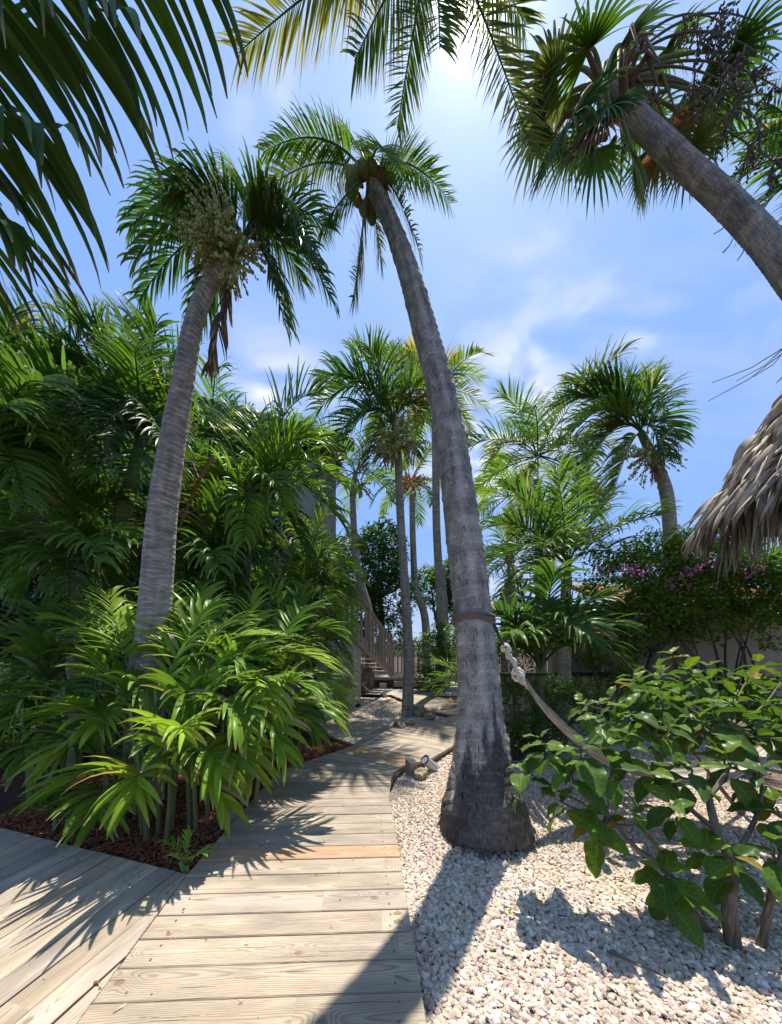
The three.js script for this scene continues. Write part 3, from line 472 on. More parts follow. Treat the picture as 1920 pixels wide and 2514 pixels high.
// ---- the coconut palm whose crown hangs over the walk (its trunk stands behind the camera)
{
  const c = W(1070, -190, 3.7), P = [V(1.35, -0.1, 1.9), V(1.25, 1.6, 1.35), V(1.1, 4, 0.1), V(0.85, 6.8, -1.6), c.clone().add(V(0, -0.25, 0.1))];
  const t = thing('coconut_palm', 'coconut palm leaning overhead, yellow tipped fronds hanging below the sun', 'palm tree', V(P[0].x, -0.085, P[0].z));
  part('trunk', trunkGeo(P, [0.24, 0.19, 0.17, 0.15, 0.13], { seg: 24, dv: 0.03, spacing: 0.08, seed: 9 }), M.trunk, t);
  const F0 = (px, py, dd, arch, o = {}) => frond(t, archTo(c, W(px, py, 3.7 + dd), arch), SP.coconut, { seed: px + 7 * py, nl: 72, leafLen: 0.62, leafW: 0.026, tipFrac: 0.3, endCol: C.olive, tips: [C.yellow, C.yellow, C.olive], ...o });
  F0(585, 130, 0.2, 0.35, { leafLen: 0.66, ld: 0.9, endCol: C.yellow, cols: [C.olive] }); F0(870, 150, -0.4, 0.25, { ld: 0.9, roll: 0.7 }); F0(975, 315, -0.2, 0.25, { ld: 0.4, a0: 48, leafLen: 0.5, roll: 1.35 }); F0(1080, 120, -0.9, 0.2); F0(1312, 390, -0.45, 0.45, { ld: 0.5, a0: 50, leafLen: 0.55, roll: 1.4 }); F0(1290, 60, 0.6, 0.5); F0(800, -40, 0.8, 0.5); F0(1240, -160, -1.6, 0.4); F0(900, -200, -1.8, 0.4); F0(1000, -260, 1.6, 0.4); F0(1500, -260, -0.6, 0.5); F0(1160, -60, 1.5, 0.4);
}
// ---- the dark palm close by whose broad leaflets hang into the top corner
{
  const c = V(-2.9, 3.7, -1.2), P = [V(-3.5, -0.1, -0.7), V(-3.45, 1.5, -0.8), V(-3.2, 2.9, -1.0), c];
  const t = thing('christmas_palm', 'dark broad-leaved palm close by, brown tipped leaflets hanging down against the sky', 'palm tree', V(P[0].x, -0.085, P[0].z));
  part('trunk', trunkGeo(P, [0.16, 0.13, 0.11, 0.08], { seg: 20, dv: 0.03, spacing: 0.03, seed: 4 }), M.trunk, t);
  const o = { separate: true, wk: 1, mat: 'leafDark', cols: [C.deep], endCol: C.deep, tips: [C.rust, C.brown, C.straw], tipFrac: 0.15, segs: 8, fold: 0.28, leafW: 0.05, leafLen: 0.82, nl: 22, petiole: 0.02, curl: 2.0, scatter: 0.6 };
  const F0 = (a, b, arch, oo) => frond(t, archTo(a, b, arch, 14, 0.5), SP.christmas, { ...o, ...oo });
  F0(c, W(500, -170, 1.75), 0.75, { seed: 5, ld: 2.4, lift: -0.6, a0: 66, a1: 40 });
  F0(c, W(290, 40, 1.5), 0.5, { seed: 6, ld: 2.6, lift: -0.7, a0: 60, a1: 35, leafLen: 0.72 });
  F0(c, W(150, 330, 1.45), 0.25, { seed: 7, ld: 2.0, lift: -0.6, a0: 58, a1: 34, leafLen: 0.7 });
  F0(c, W(60, 560, 1.6), 0.1, { seed: 12, ld: 1.8, lift: -0.5, leafLen: 0.6, nl: 16 });
  F0(c, V(-2.6, 5.6, -2.2), 0.6, { seed: 8 }); F0(c, V(-4.4, 4.6, -0.6), 0.5, { seed: 9, separate: false }); F0(c, V(-3.2, 4.9, 0.9), 0.6, { seed: 10, separate: false });
}
// ---- the leaning fan palm
M.fan = leafMat(0.95, 0.36, 0.3, 0.4);
function fanLeaf(parent, hub, out, size, seed, col, tip, droop = 1.2) {   // a round pleated leaf: segments joined near the hub, free and hanging at the ends
  const r = rng(seed), raw = new Raw(), n = 38, side = out.clone().cross(UP).normalize(), nn = side.clone().cross(out).normalize();
  for (let k = 0; k < n; k++) {
    const a = lerp(-2.1, 2.1, (k + 0.5) / n) + (r() - 0.5) * 0.03, d = out.clone().multiplyScalar(Math.cos(a)).addScaledVector(side, Math.sin(a)).addScaledVector(nn, 0.15 - 0.22 * Math.abs(Math.sin(a)) + (k % 2 ? 0.06 : -0.06)), wide = out.clone().multiplyScalar(-Math.sin(a)).addScaledVector(side, Math.cos(a)).addScaledVector(nn, k % 2 ? 0.5 : -0.5), q = 0.8 + 0.4 * r();
    leaflet(raw, hub, d, wide, size * (0.75 + 0.25 * Math.cos(a * 0.6)) * (0.9 + 0.2 * r()), size * 0.07, droop * (0.8 + 1.2 * r()), 7, col.map((x) => x * q), col.map((x) => x * q), tip, 0.12 + 0.2 * r(), 0.2, false, (r() - 0.5) * 0.5);
  }
  return part('fan_leaf', raw.geo(), M.fan, parent);
}
{
  const P = [W(2330, 1990, 2.75), W(2280, 1700, 2.72), W(2200, 1250, 2.75), W(2080, 900, 2.82), W(1925, 655, 2.95), W(1800, 510, 3.1), W(1650, 375, 3.25), W(1545, 275, 3.35), W(1490, 225, 3.42)]; P[0].y = -0.1;
  const t = thing('fan_palm', 'fan palm with stout leaning grey trunk, drooping fan leaves and dark fruit stalks', 'palm tree', V(P[0].x, -0.085, P[0].z));
  part('trunk', trunkGeo(P, [0.18, 0.14, 0.118, 0.11, 0.104, 0.1, 0.095, 0.09, 0.08], { seg: 40, dv: 0.012, spacing: 0.05, amp: 0.004, lip: 0.2, wob: 0.6, seed: 13, col: [0.46, 0.4, 0.34], light: [0.62, 0.56, 0.49], lump: 0.05 }), M.trunk, t);
  const c = W(1480, 222, 3.42), r = rng(5);
  const L0 = (px, py, dd, size, k, col, tip) => { const h = W(px + 75, py, 3.42 + dd), pts = archTo(c, h, 0.28 + 0.1 * r(), 10), raw = new Raw(); tube(raw, pts, pts.map((_, i) => lerp(0.03, 0.012, i / 10)), 5, [0.13, 0.15, 0.05]); part('leaf_stalk', raw.geo(), M.plain, t); const out = h.clone().sub(c).normalize().add(V(0, -0.55, 0)).normalize(); fanLeaf(t, h, out, size * 0.84, 400 + k, col, tip); };
  const fc = [C.mid, C.olive, C.deep, [0.07, 0.13, 0.03]];
  [[1370, 120, -0.2, 0.72], [1290, 190, 0.1, 0.78], [1330, 290, -0.3, 0.75], [1260, 300, 0.3, 0.72], [1385, 370, 0.1, 0.7], [1480, 380, -0.2, 0.66], [1545, 350, 0.4, 0.66], [1450, 110, 0.4, 0.75], [1410, 170, 0.8, 0.75], [1600, 290, 0.7, 0.7], [1640, 220, 0.5, 0.75], [1700, 260, 0.9, 0.7], [1560, 120, 0.9, 0.7], [1350, 230, 0.9, 0.7], [1720, 130, 0.2, 0.72], [1330, 350, 0.6, 0.66], [1500, 300, 0.9, 0.7], [1620, 360, 0.1, 0.55], [1420, 260, -0.5, 0.5]].forEach(([x, y, d, s], k) => L0(x, y, d, s, k, fc[k % 4], k % 3 ? C.olive : C.straw));
  L0(1400, 300, -0.45, 0.5, 30, C.brown, C.straw); L0(1560, 340, 0.2, 0.5, 31, C.rust, C.straw);
  // arching flower stalks with bunches of dark fruit and dry straw
  [[1900, 330, -0.1, 0.6], [1860, 130, -0.3, 0.8], [1780, 60, 0.2, 0.8], [1930, 230, 0.1, 0.7], [1850, 250, -0.4, 0.6], [1930, 420, 0.1, 0.35], [1900, 80, 0.5, 1.0]].forEach(([x, y, d, a], k) => {
    const tip = W(x, y, 3.42 + d), pts = archTo(c, tip, a, 14, 0.5), raw = new Raw(); tube(raw, pts, pts.map((_, i) => lerp(0.016, 0.005, i / 14)), 5, [0.12, 0.09, 0.055]); part('flower_stalk', raw.geo(), M.plain, t);
    for (const f of [9, 11, 13]) fruitBunch(t, pts[f], V(r() - 0.5, -0.9, r() - 0.5).normalize(), 0.32, 120, k % 2 ? [0.10, 0.06, 0.04] : [0.12, 0.11, 0.05], 800 + k * 5 + f, 0.009, [0.16, 0.12, 0.07]);
  });
  // old leaf bases and dry fibres below the crown
  for (let k = 0; k < 26; k++) { const raw = new Raw(), a = r() * 6.28, h = r() * 0.55, b = c.clone().add(V(0.18 * h * 3, -h * 0.75, 0)).add(V(Math.cos(a) * 0.17, 0, Math.sin(a) * 0.17)); const pts = [b, b.clone().add(V(Math.cos(a) * 0.18 - 0.05, 0.12, Math.sin(a) * 0.18)), b.clone().add(V(Math.cos(a) * 0.3 - 0.08, 0.12 - 0.5 * r(), Math.sin(a) * 0.3))]; tube(raw, pts, [0.03, 0.02, 0.006], 5, [0.17, 0.11, 0.065]); part('leaf_base', raw.geo(), M.plain, t); }
  for (const [x, y, x2, y2, d] of [[1800, 585, 1775, 620, 2.95], [1752, 575, 1785, 550, 3.0], [1810, 640, 1830, 600, 2.95], [1640, 360, 1660, 470, 3.2]]) { const raw = new Raw(); tube(raw, [W(x, y, d), W((x + x2) / 2 + 4, (y + y2) / 2, d), W(x2, y2, d)], [0.004, 0.005, 0.006], 4, [0.1, 0.08, 0.06]); part('spine', raw.geo(), M.plain, t); }
}
// ---------------------------------------------------------------- the palms farther into the garden
function slimPalm(name, label, P, radii, opts = {}) {
  P[0].y = -0.11; const t = thing(name, label, 'palm tree', V(P[0].x, -0.085, P[0].z));
  part('trunk', trunkGeo(P, radii, { seg: 16, dv: 0.018, spacing: 0.055, amp: 0.006, lip: 0.18, wob: 0.5, ...opts }), M.ring, t); return t;
}
const lit = (o) => ({ ...o });
{ // palm on the gravel island
  const P = [W(1000, 1757, 7.05), W(1003, 1640, 7.08), W(998, 1500, 7.1), W(990, 1380, 7.15), W(983, 1260, 7.2), W(978, 1130, 7.25)];
  const t = slimPalm('christmas_palm', 'palm rising from the gravel island, cream fruit bunches under a dense crown', P, [0.135, 0.115, 0.105, 0.095, 0.09, 0.085], { seed: 21, seg: 22, dv: 0.012, spacing: 0.04, col: [0.44, 0.385, 0.325], light: [0.66, 0.6, 0.52] });
  const c = W(968, 1040, 7.3), F0 = (px, py, dd, a, o = {}) => frond(t, archTo(c, W(px, py, 7.3 + dd), a), SP.christmas, { seed: px + py * 3, leafLen: 0.72, leafW: 0.06, nl: 36, ...o }); crownshaft(t, P[5], c, 0.09, 0.06);
  F0(780, 1010, 0.2, 1.5); F0(800, 1120, 0.6, 1.3); F0(790, 930, -0.5, 1.0); F0(870, 870, 0.3, 0.8); F0(905, 855, -0.4, 0.5, { cols: [C.fresh, C.mid] }); F0(850, 1080, -0.7, 1.0); F0(900, 1150, -0.4, 0.7, { cols: [C.olive] }); F0(1030, 950, 0.5, 0.9); F0(1060, 1060, 0.3, 1.2); F0(1080, 980, -0.4, 1.0); F0(1000, 900, 0.7, 0.6); F0(960, 860, 0.9, 0.4); F0(1020, 1120, 0.9, 0.9); F0(830, 960, 1.2, 1.0); F0(940, 1120, 1.0, 0.5);
  const cc = W(976, 1108, 7.2); fruitBunch(t, cc, V(-0.4, 0.2, 0.9).normalize(), 0.8, 900, [0.36, 0.34, 0.14], 31, 0.014, [0.34, 0.32, 0.14]); fruitBunch(t, cc, V(0.7, 0.1, 0.7).normalize(), 0.75, 800, [0.36, 0.34, 0.14], 32, 0.014, [0.34, 0.32, 0.14]); fruitBunch(t, cc, V(-0.8, -0.3, 0.5).normalize(), 0.65, 600, [0.34, 0.3, 0.13], 33, 0.014, [0.32, 0.28, 0.13]);
}
{ // palm by the stump
  const P = [W(906, 1693, 11.3), W(910, 1600, 11.3), W(905, 1500, 11.3), W(885, 1430, 11.3), W(872, 1350, 11.35), W(866, 1220, 11.4)];
  const t = slimPalm('christmas_palm', 'grey trunked palm bending beside the wooden stairs', P, [0.2, 0.15, 0.145, 0.14, 0.13, 0.1], { seed: 22, spacing: 0.06, col: [0.44, 0.385, 0.325], light: [0.66, 0.6, 0.52] });
  const c = W(872, 1160, 11.5); crownshaft(t, P[5], c, 0.12, 0.08); crown(t, c, SP.christmas, { n: 10, L: 2.1, droop: 1.5, seed: 22, over: { leafLen: 0.75, leafW: 0.06, cols: [C.mid, C.fresh, C.deep] } });
  fruitBunch(t, W(880, 1200, 11.2), V(0.3, -0.1, 0.9).normalize(), 0.9, 500, [0.38, 0.32, 0.15], 41, 0.018, [0.36, 0.32, 0.15]);
}
function cocoFar(label, P, radii, c, o) {
  const t = slimPalm('coconut_palm', label, P, radii, { seed: o.seed, spacing: 0.09, col: o.col ?? [0.44, 0.385, 0.325], light: [0.66, 0.6, 0.52] });
  crown(t, c, SP.coconut, { n: o.n ?? 15, L: o.L ?? 2.6, droop: o.droop ?? 1.5, seed: o.seed, wind: o.wind, over: { leafLen: 0.8, leafW: 0.06, nl: 34, cols: [C.fresh, C.mid, C.olive], endCol: C.lime, tips: [C.yellow, C.lime, C.straw], ...o.over } });
  for (const [x, y] of o.tips ?? []) frond(t, archTo(c, W(x, y, 11.2), 1.1), SP.coconut, { seed: x + y, leafLen: 0.8, leafW: 0.05, nl: 40, cols: [C.lime, C.yellow], endCol: C.yellow, tips: [C.yellow, C.straw] });
  if (o.fruit) for (let k = 0; k < 5; k++) fruitBunch(t, c.clone().add(V(0, -0.15, 0)), V(Math.cos(k * 1.26 + 1), -0.15 + (k % 2) * 0.3, Math.sin(k * 1.26 + 1)).normalize(), o.fruit, 260, [0.5, 0.19, 0.035], o.seed * 10 + k, 0.03, [0.52, 0.24, 0.05]);
  return t;
}
cocoFar('slim coconut palm with orange flower stalks beyond the island palm', [W(1048, 1660, 16.5), W(1042, 1510, 16.5), W(1022, 1450, 16.5), W(1014, 1330, 16.6), W(1012, 1215, 16.7)], [0.24, 0.2, 0.18, 0.16, 0.15], W(1008, 1180, 16.8), { seed: 23, L: 3.0, n: 12, fruit: 1.0 });
cocoFar('coconut palm with orange stalks and a hammock rope round its lean trunk', [W(1082, 1697, 10.9), W(1085, 1600, 10.9), W(1080, 1450, 10.95), W(1072, 1300, 11), W(1070, 1150, 11.1), W(1068, 1040, 11.2)], [0.24, 0.16, 0.145, 0.135, 0.13, 0.12], W(1052, 985, 11.4), { seed: 24, L: 2.4, n: 9, fruit: 0.9, wind: V(-0.5, 0, 0), tips: [[1200, 1010], [1185, 930], [1120, 885], [1000, 868], [1150, 1040]] });
{ // stub trunk standing beside it
  const P = [W(1098, 1690, 12), W(1095, 1560, 12), W(1090, 1480, 12.1), W(1086, 1400, 12.2)]; const t = slimPalm('bare_palm', 'second bare palm stem close behind the roped lean trunk', P, [0.17, 0.14, 0.13, 0.12], { seed: 25 }); t.userData.category = 'palm tree';
}
{ // wind-blown palm behind the flowering hedge
  const P = [W(1668, 1720, 8.2), W(1652, 1500, 8.2), W(1646, 1320, 8.2), W(1636, 1210, 8.2), W(1618, 1150, 8.2)];
  const t = slimPalm('christmas_palm', 'wind-blown palm behind the flowering hedge, fronds swept to one side', P, [0.2, 0.17, 0.15, 0.14, 0.11], { seed: 26, spacing: 0.05, col: [0.44, 0.385, 0.325], light: [0.66, 0.6, 0.52] });
  const c = W(1572, 1060, 8.25), F0 = (px, py, dd, a, o = {}) => frond(t, archTo(c, W(px, py, 8.25 + dd), a), SP.christmas, { seed: px + py * 5, leafLen: 0.85, leafW: 0.066, nl: 38, cols: [C.mid, C.fresh, C.deep], windLeaf: V(-0.45, 0, 0), ...o }); crownshaft(t, P[4], c, 0.13, 0.08);
  F0(1365, 1000, 0.2, 1.3); F0(1372, 1100, -0.5, 1.5); F0(1400, 940, 0.5, 0.9); F0(1440, 1150, 0.5, 1.1); F0(1470, 930, -0.4, 0.8); F0(1550, 935, 0.4, 0.6, { windLeaf: V(0.1, 0, 0) }); F0(1610, 950, -0.3, 0.5, { windLeaf: V(0.2, 0, 0) }); F0(1660, 1080, 0.1, 1.0, { windLeaf: V(0.2, 0, 0) }); F0(1640, 1000, 0.6, 0.8, { windLeaf: V(0.1, 0, 0) }); F0(1510, 1200, 0.2, 0.5); F0(1420, 1050, 1.0, 1.2); F0(1500, 960, 1.0, 0.8); F0(1390, 1180, 0.2, 1.6); F0(1630, 1120, -0.6, 0.8, { windLeaf: V(0.1, 0, 0) });
  fruitBunch(t, W(1598, 1130, 8.1), V(-0.75, 0, 0.6).normalize(), 1.0, 900, [0.36, 0.36, 0.15], 51, 0.015, [0.34, 0.36, 0.14]); fruitBunch(t, W(1610, 1135, 8.1), V(0.8, 0.3, 0.5).normalize(), 0.7, 300, [0.36, 0.32, 0.15], 52, 0.013, [0.38, 0.3, 0.16]); fruitBunch(t, W(1605, 1140, 8.1), V(-0.6, -0.6, 0.6).normalize(), 0.7, 500, [0.2, 0.12, 0.07], 53, 0.013, [0.22, 0.13, 0.08]);
  const raw = new Raw(); tube(raw, [W(1530, 950, 8.2), W(1524, 900, 8.2), W(1520, 862, 8.2)], [0.02, 0.012, 0.004], 5, [0.12, 0.14, 0.06]); part('spear_leaf', raw.geo(), M.plain, t);
}
{ const P = [W(1330, 1700, 9.6), W(1325, 1400, 9.6), W(1318, 1180, 9.6)]; const t = slimPalm('christmas_palm', 'feathery palm crown beyond the big-leaved palm, long drooping fronds', P, [0.16, 0.13, 0.1], { seed: 27 }); const c = W(1320, 1120, 9.6); crown(t, c, SP.christmas, { n: 17, L: 2.7, droop: 1.6, seed: 27, wind: V(-0.6, 0, 0), over: { nl: 38, leafLen: 0.8, leafW: 0.06, cols: [C.mid, C.fresh, C.olive] } }); fruitBunch(t, W(1425, 1200, 9.4), V(0.2, -0.5, 0.7).normalize(), 1.0, 500, [0.42, 0.36, 0.13], 54, 0.016, [0.4, 0.34, 0.13]); }
cocoFar('pale yellow-green coconut palm beyond the garden wall', [W(1262, 1640, 14), W(1255, 1420, 14), W(1250, 1280, 14)], [0.2, 0.16, 0.13], W(1248, 1220, 14), { seed: 28, L: 2.6, n: 13, over: { cols: [C.lime, C.fresh] } });
{ const P = [W(1240, 1650, 11), W(1238, 1500, 11), W(1246, 1430, 11)]; const t = slimPalm('christmas_palm', 'short palm seen past the roped trunk, stem against the sky', P, [0.13, 0.11, 0.09], { seed: 29 }); crown(t, W(1250, 1380, 11), SP.christmas, { n: 11, L: 1.8, droop: 1.4, seed: 29, over: { leafLen: 0.7, leafW: 0.06, cols: [C.mid, C.fresh] } }); }
{ // the big-leaved palm before the hedge
  const P = [W(1388, 1790, 5.9), W(1386, 1640, 5.9), W(1386, 1540, 5.9), W(1390, 1440, 5.9)]; P[0].y = -0.1;
  const t = slimPalm('christmas_palm', 'leafy palm with one broad frond reaching over the flowering hedge', P, [0.13, 0.11, 0.1, 0.085], { seed: 30, col: [0.44, 0.385, 0.325], light: [0.66, 0.6, 0.52], seg: 20 });
  const c = W(1395, 1390, 5.9), F0 = (px, py, dd, a, o = {}) => frond(t, archTo(c, W(px, py, 5.9 + dd), a), SP.christmas, { seed: px + py * 7, leafLen: 0.68, leafW: 0.062, nl: 36, segs: 6, cols: [C.mid, C.deep, C.mid], ...o }); crownshaft(t, P[3], c, 0.09, 0.05);
  F0(1625, 1265, -0.2, 0.45); F0(1440, 1150, 0.5, 0.3); F0(1370, 1165, -0.4, 0.25, { cols: [C.mid, C.fresh] }); F0(1250, 1200, 0.2, 0.5); F0(1210, 1290, -0.4, 0.6); F0(1190, 1390, 0.2, 0.7); F0(1230, 1480, -0.6, 0.7); F0(1500, 1220, 0.9, 0.5); F0(1290, 1230, 1.0, 0.6); F0(1560, 1400, 0.6, 0.7); F0(1330, 1350, -1.2, 0.5); F0(1460, 1330, 1.2, 0.5); F0(1300, 1430, -1.3, 0.6, { cols: [C.fresh] });
}
{ // the lower palm before it, leaflets hanging like a comb
  const P = [W(1322, 1860, 4.55), W(1320, 1780, 4.55), W(1322, 1700, 4.55), W(1326, 1660, 4.55)]; P[0].y = -0.1;
  const t = slimPalm('christmas_palm', 'young palm behind the hammock, a frond with leaflets hanging like a comb', P, [0.09, 0.075, 0.07, 0.06], { seed: 34, col: [0.17, 0.2, 0.09], light: [0.26, 0.28, 0.16], seg: 18 });
  const c = W(1326, 1640, 4.55), F0 = (px, py, dd, a, o = {}) => frond(t, archTo(c, W(px, py, 4.55 + dd), a), SP.christmas, { seed: px + py * 9, leafLen: 0.58, leafW: 0.078, nl: 26, segs: 6, lift: 0.15, ...o });
  F0(1580, 1690, -0.2, 1.0, { ld: 2.2, cols: [C.deep, C.mid] }); F0(1545, 1540, 0.4, 0.55, { cols: [C.mid] }); F0(1480, 1470, -0.5, 0.5); F0(1365, 1400, -0.4, 0.5, { ld: 2.4, cols: [C.fresh, C.mid] }); F0(1270, 1440, 0.3, 0.3); F0(1215, 1500, -0.2, 0.4); F0(1200, 1620, 0.3, 0.55); F0(1440, 1560, -0.9, 0.7); F0(1250, 1560, -0.8, 0.5); F0(1340, 1480, 0.9, 0.4);
}
{ // leaf rosette beside the thick trunk
  const b = W(1150, 1725, 8.4); b.y = -0.09; const t = thing('palm_shrub', 'low palm with spraying leaves beside the roped lean trunk', 'shrub', b); const c = b.clone().add(V(0, 0.5, 0)); crown(t, c, SP.christmas, { n: 13, L: 1.3, el0: 1.3, el1: 0.0, droop: 1.2, seed: 35, over: { leafLen: 0.55, leafW: 0.05, nl: 18, cols: [C.fresh, C.mid] } });
}
{ // dark fronds behind the fan palm's trunk
  const P = [V(6.9, -0.1, -4.2), V(6.6, 3, -4.2), V(6.2, 5.8, -4.3)]; const t = thing('christmas_palm', 'dark palm crown tucked behind the leaning fan palm trunk', 'palm tree', P[0].clone()); part('trunk', trunkGeo(P, [0.2, 0.15, 0.12], { seed: 36, dv: 0.04 }), M.trunk, t); const c = W(2010, 480, 4.3);
  for (const [x, y, d, a] of [[1790, 470, -0.3, 0.9], [1800, 330, 0.2, 0.7], [1850, 560, 0.1, 0.8], [1900, 260, -0.3, 0.5], [1830, 420, 0.6, 0.8], [2150, 500, 0, 1], [1960, 600, -0.3, 0.5], [2080, 300, 0.4, 0.6]]) frond(t, archTo(c, W(x, y, 4.3 + d), a), SP.christmas, { seed: x + y, leafLen: 0.5, leafW: 0.05, nl: 28, cols: [C.deep, C.mid] });
}
// ---------------------------------------------------------------- the leafy mass on the house side
{ // palm with the smooth green stem
  const P = [W(255, 1800, 4.3), W(262, 1560, 4.3), W(278, 1440, 4.3), W(300, 1330, 4.3), W(305, 1250, 4.3), W(322, 1190, 4.3)]; P[0].y = -0.1;
  const t = slimPalm('christmas_palm', 'palm with smooth swollen green stem behind the grey ringed trunk', P, [0.16, 0.135, 0.12, 0.13, 0.105, 0.09], { seed: 40, spacing: 0.16, amp: 0.003, col: [0.2, 0.26, 0.08], light: [0.28, 0.3, 0.14], seg: 26 });
  const c = W(345, 1080, 4.3), F0 = (px, py, dd, a, o = {}) => frond(t, archTo(c, W(px, py, 4.3 + dd), a), SP.christmas, { seed: px * 2 + py * 7, leafLen: 0.55, leafW: 0.056, nl: 38, segs: 6, cols: [C.mid, C.fresh, C.deep], ...o }); crownshaft(t, P[5], c, 0.09, 0.05);
  F0(385, 790, -0.3, 0.35, { cols: [C.fresh, C.mid] }); F0(300, 780, 0.4, 0.4); F0(200, 800, -0.3, 0.6); F0(120, 870, 0.3, 0.8); F0(180, 1010, -0.6, 0.8); F0(120, 1150, 0.1, 0.9); F0(480, 870, 0.5, 0.5); F0(500, 1030, -0.5, 0.7); F0(230, 1180, -0.9, 0.7); F0(420, 1180, -0.7, 0.5); F0(260, 900, 1.0, 0.6); F0(60, 1010, 0.6, 1.0); F0(330, 860, -1.0, 0.4); F0(440, 960, 0.9, 0.5); F0(150, 780, 0.2, 0.6); F0(250, 1080, -1.0, 0.8); F0(60, 880, -0.3, 0.8); F0(400, 1080, -1.1, 0.5); F0(150, 950, 0.9, 0.9); F0(320, 1180, -1.2, 0.6); F0(330, 770, 0.9, 0.4);
}
{ // palm beyond the frame's edge, fronds arching in
  const P = [V(-6.1, -0.1, -3.9), V(-5.8, 1.2, -3.9), V(-5.2, 2.7, -3.9)]; const t = slimPalm('christmas_palm', 'palm with long glossy fronds sweeping down beside the green stemmed palm', P, [0.15, 0.12, 0.09], { seed: 41 });
  const c = V(-4.9, 3.3, -3.8), F0 = (px, py, dd, a, o = {}) => frond(t, archTo(c, W(px, py, 3.7 + dd), a), SP.christmas, { seed: px * 3 + py, leafLen: 0.62, leafW: 0.058, nl: 38, segs: 6, cols: [C.mid, C.fresh], ...o });
  F0(190, 1130, -0.2, 1.4, { a0: 40 }); F0(140, 1020, 0.2, 1.3); F0(170, 880, 0.3, 1.2); F0(60, 1240, -0.5, 1.2); F0(80, 800, 0.3, 0.8); F0(250, 800, 0.6, 0.8); F0(30, 760, -0.4, 0.5); F0(40, 1130, 0.5, 1.0); F0(110, 940, -0.9, 1.0); F0(20, 1000, -0.9, 0.8); F0(100, 1080, -0.5, 1.2, { a0: 40 }); F0(220, 960, -0.1, 1.2); F0(130, 1250, 0.2, 1.3); F0(200, 1230, 0.6, 1.3); F0(60, 860, 0.8, 0.8);
}
{ // broad-leaved palm against the house
  const P = [W(575, 1750, 5.0), W(585, 1560, 5.0), W(600, 1400, 5.0), W(612, 1320, 5.0)]; P[0].y = -0.1;
  const t = slimPalm('christmas_palm', 'broad-leaved palm against the house, drooping glossy leaflets over its crown', P, [0.14, 0.12, 0.1, 0.08], { seed: 42, col: [0.14, 0.16, 0.07] });
  const c = W(610, 1230, 5.0), F0 = (px, py, dd, a, o = {}) => frond(t, archTo(c, W(px, py, 5.0 + dd), a), SP.christmas, { seed: px * 5 + py, leafLen: 0.62, leafW: 0.064, nl: 36, segs: 7, cols: [C.mid, C.deep, C.fresh], ld: 2.0, ...o }); crownshaft(t, P[3], c, 0.08, 0.05);
  F0(790, 965, 0.4, 1.1, { ld: 1.0 }); F0(840, 1190, -0.4, 1.05); F0(790, 1080, -0.2, 0.8, { cols: [C.fresh, C.lime] }); F0(720, 1050, 0.6, 0.7); F0(850, 1300, 0.1, 1.1); F0(700, 1250, -0.9, 0.8); F0(530, 1080, 0.4, 0.6); F0(470, 1230, -0.3, 0.8); F0(500, 1350, 0.2, 0.7); F0(640, 1020, 0.9, 0.5); F0(760, 1380, 0.2, 0.9); F0(600, 1330, -1.0, 0.6); F0(560, 980, 1.0, 0.5); F0(820, 1110, 0.9, 1.0);
  const raw = new Raw(); tube(raw, [W(520, 1120, 4.2), W(480, 1200, 4.15), W(440, 1300, 4.15)], [0.02, 0.03, 0.012], 6, [0.3, 0.14, 0.06]); tube(raw, [W(490, 1180, 4.16), W(470, 1130, 4.2)], [0.018, 0.006], 5, [0.3, 0.14, 0.06]); part('flower_stalk', raw.geo(), M.plain, t);
}
{ // dark blue-green palm behind it
  const P = [W(500, 1740, 6.2), W(505, 1500, 6.2), W(512, 1250, 6.2)]; P[0].y = -0.1; const t = slimPalm('christmas_palm', 'shaded palm right by the house wall under the dark roof edge', P, [0.14, 0.12, 0.09], { seed: 43 }); crown(t, W(512, 1160, 6.2), SP.christmas, { n: 14, L: 2.0, droop: 1.4, seed: 43, over: { leafLen: 0.6, leafW: 0.06, cols: [C.deep, C.mid] } });
}
{ // palm over the stairs
  const P = [W(765, 1745, 7.4), W(762, 1600, 7.4), W(758, 1470, 7.4)]; P[0].y = -0.1; const t = slimPalm('christmas_palm', 'short palm arching over the foot of the wooden stairs', P, [0.12, 0.1, 0.08], { seed: 44 });
  const c = W(755, 1400, 7.4), F0 = (px, py, dd, a, o = {}) => frond(t, archTo(c, W(px, py, 7.4 + dd), a), SP.christmas, { seed: px * 5 + py * 2, leafLen: 0.62, leafW: 0.056, nl: 32, cols: [C.mid, C.deep, C.fresh], ...o });
  F0(875, 1490, -0.4, 1.0); F0(860, 1560, 0.1, 1.0); F0(850, 1380, 0.4, 0.8); F0(800, 1270, 0.1, 0.5); F0(700, 1270, -0.3, 0.6); F0(640, 1370, 0.3, 0.9); F0(650, 1480, -0.6, 0.9); F0(740, 1530, -1.0, 0.8); F0(820, 1620, -0.6, 1.0); F0(770, 1300, 0.9, 0.5); F0(690, 1560, 0.3, 0.9); F0(830, 1450, -1.0, 0.8); F0(890, 1430, -0.2, 0.9); F0(880, 1350, 0.3, 0.7); F0(870, 1540, -0.8, 1.1); F0(845, 1590, 0.4, 1.1); F0(800, 1400, -1.2, 0.7);
}
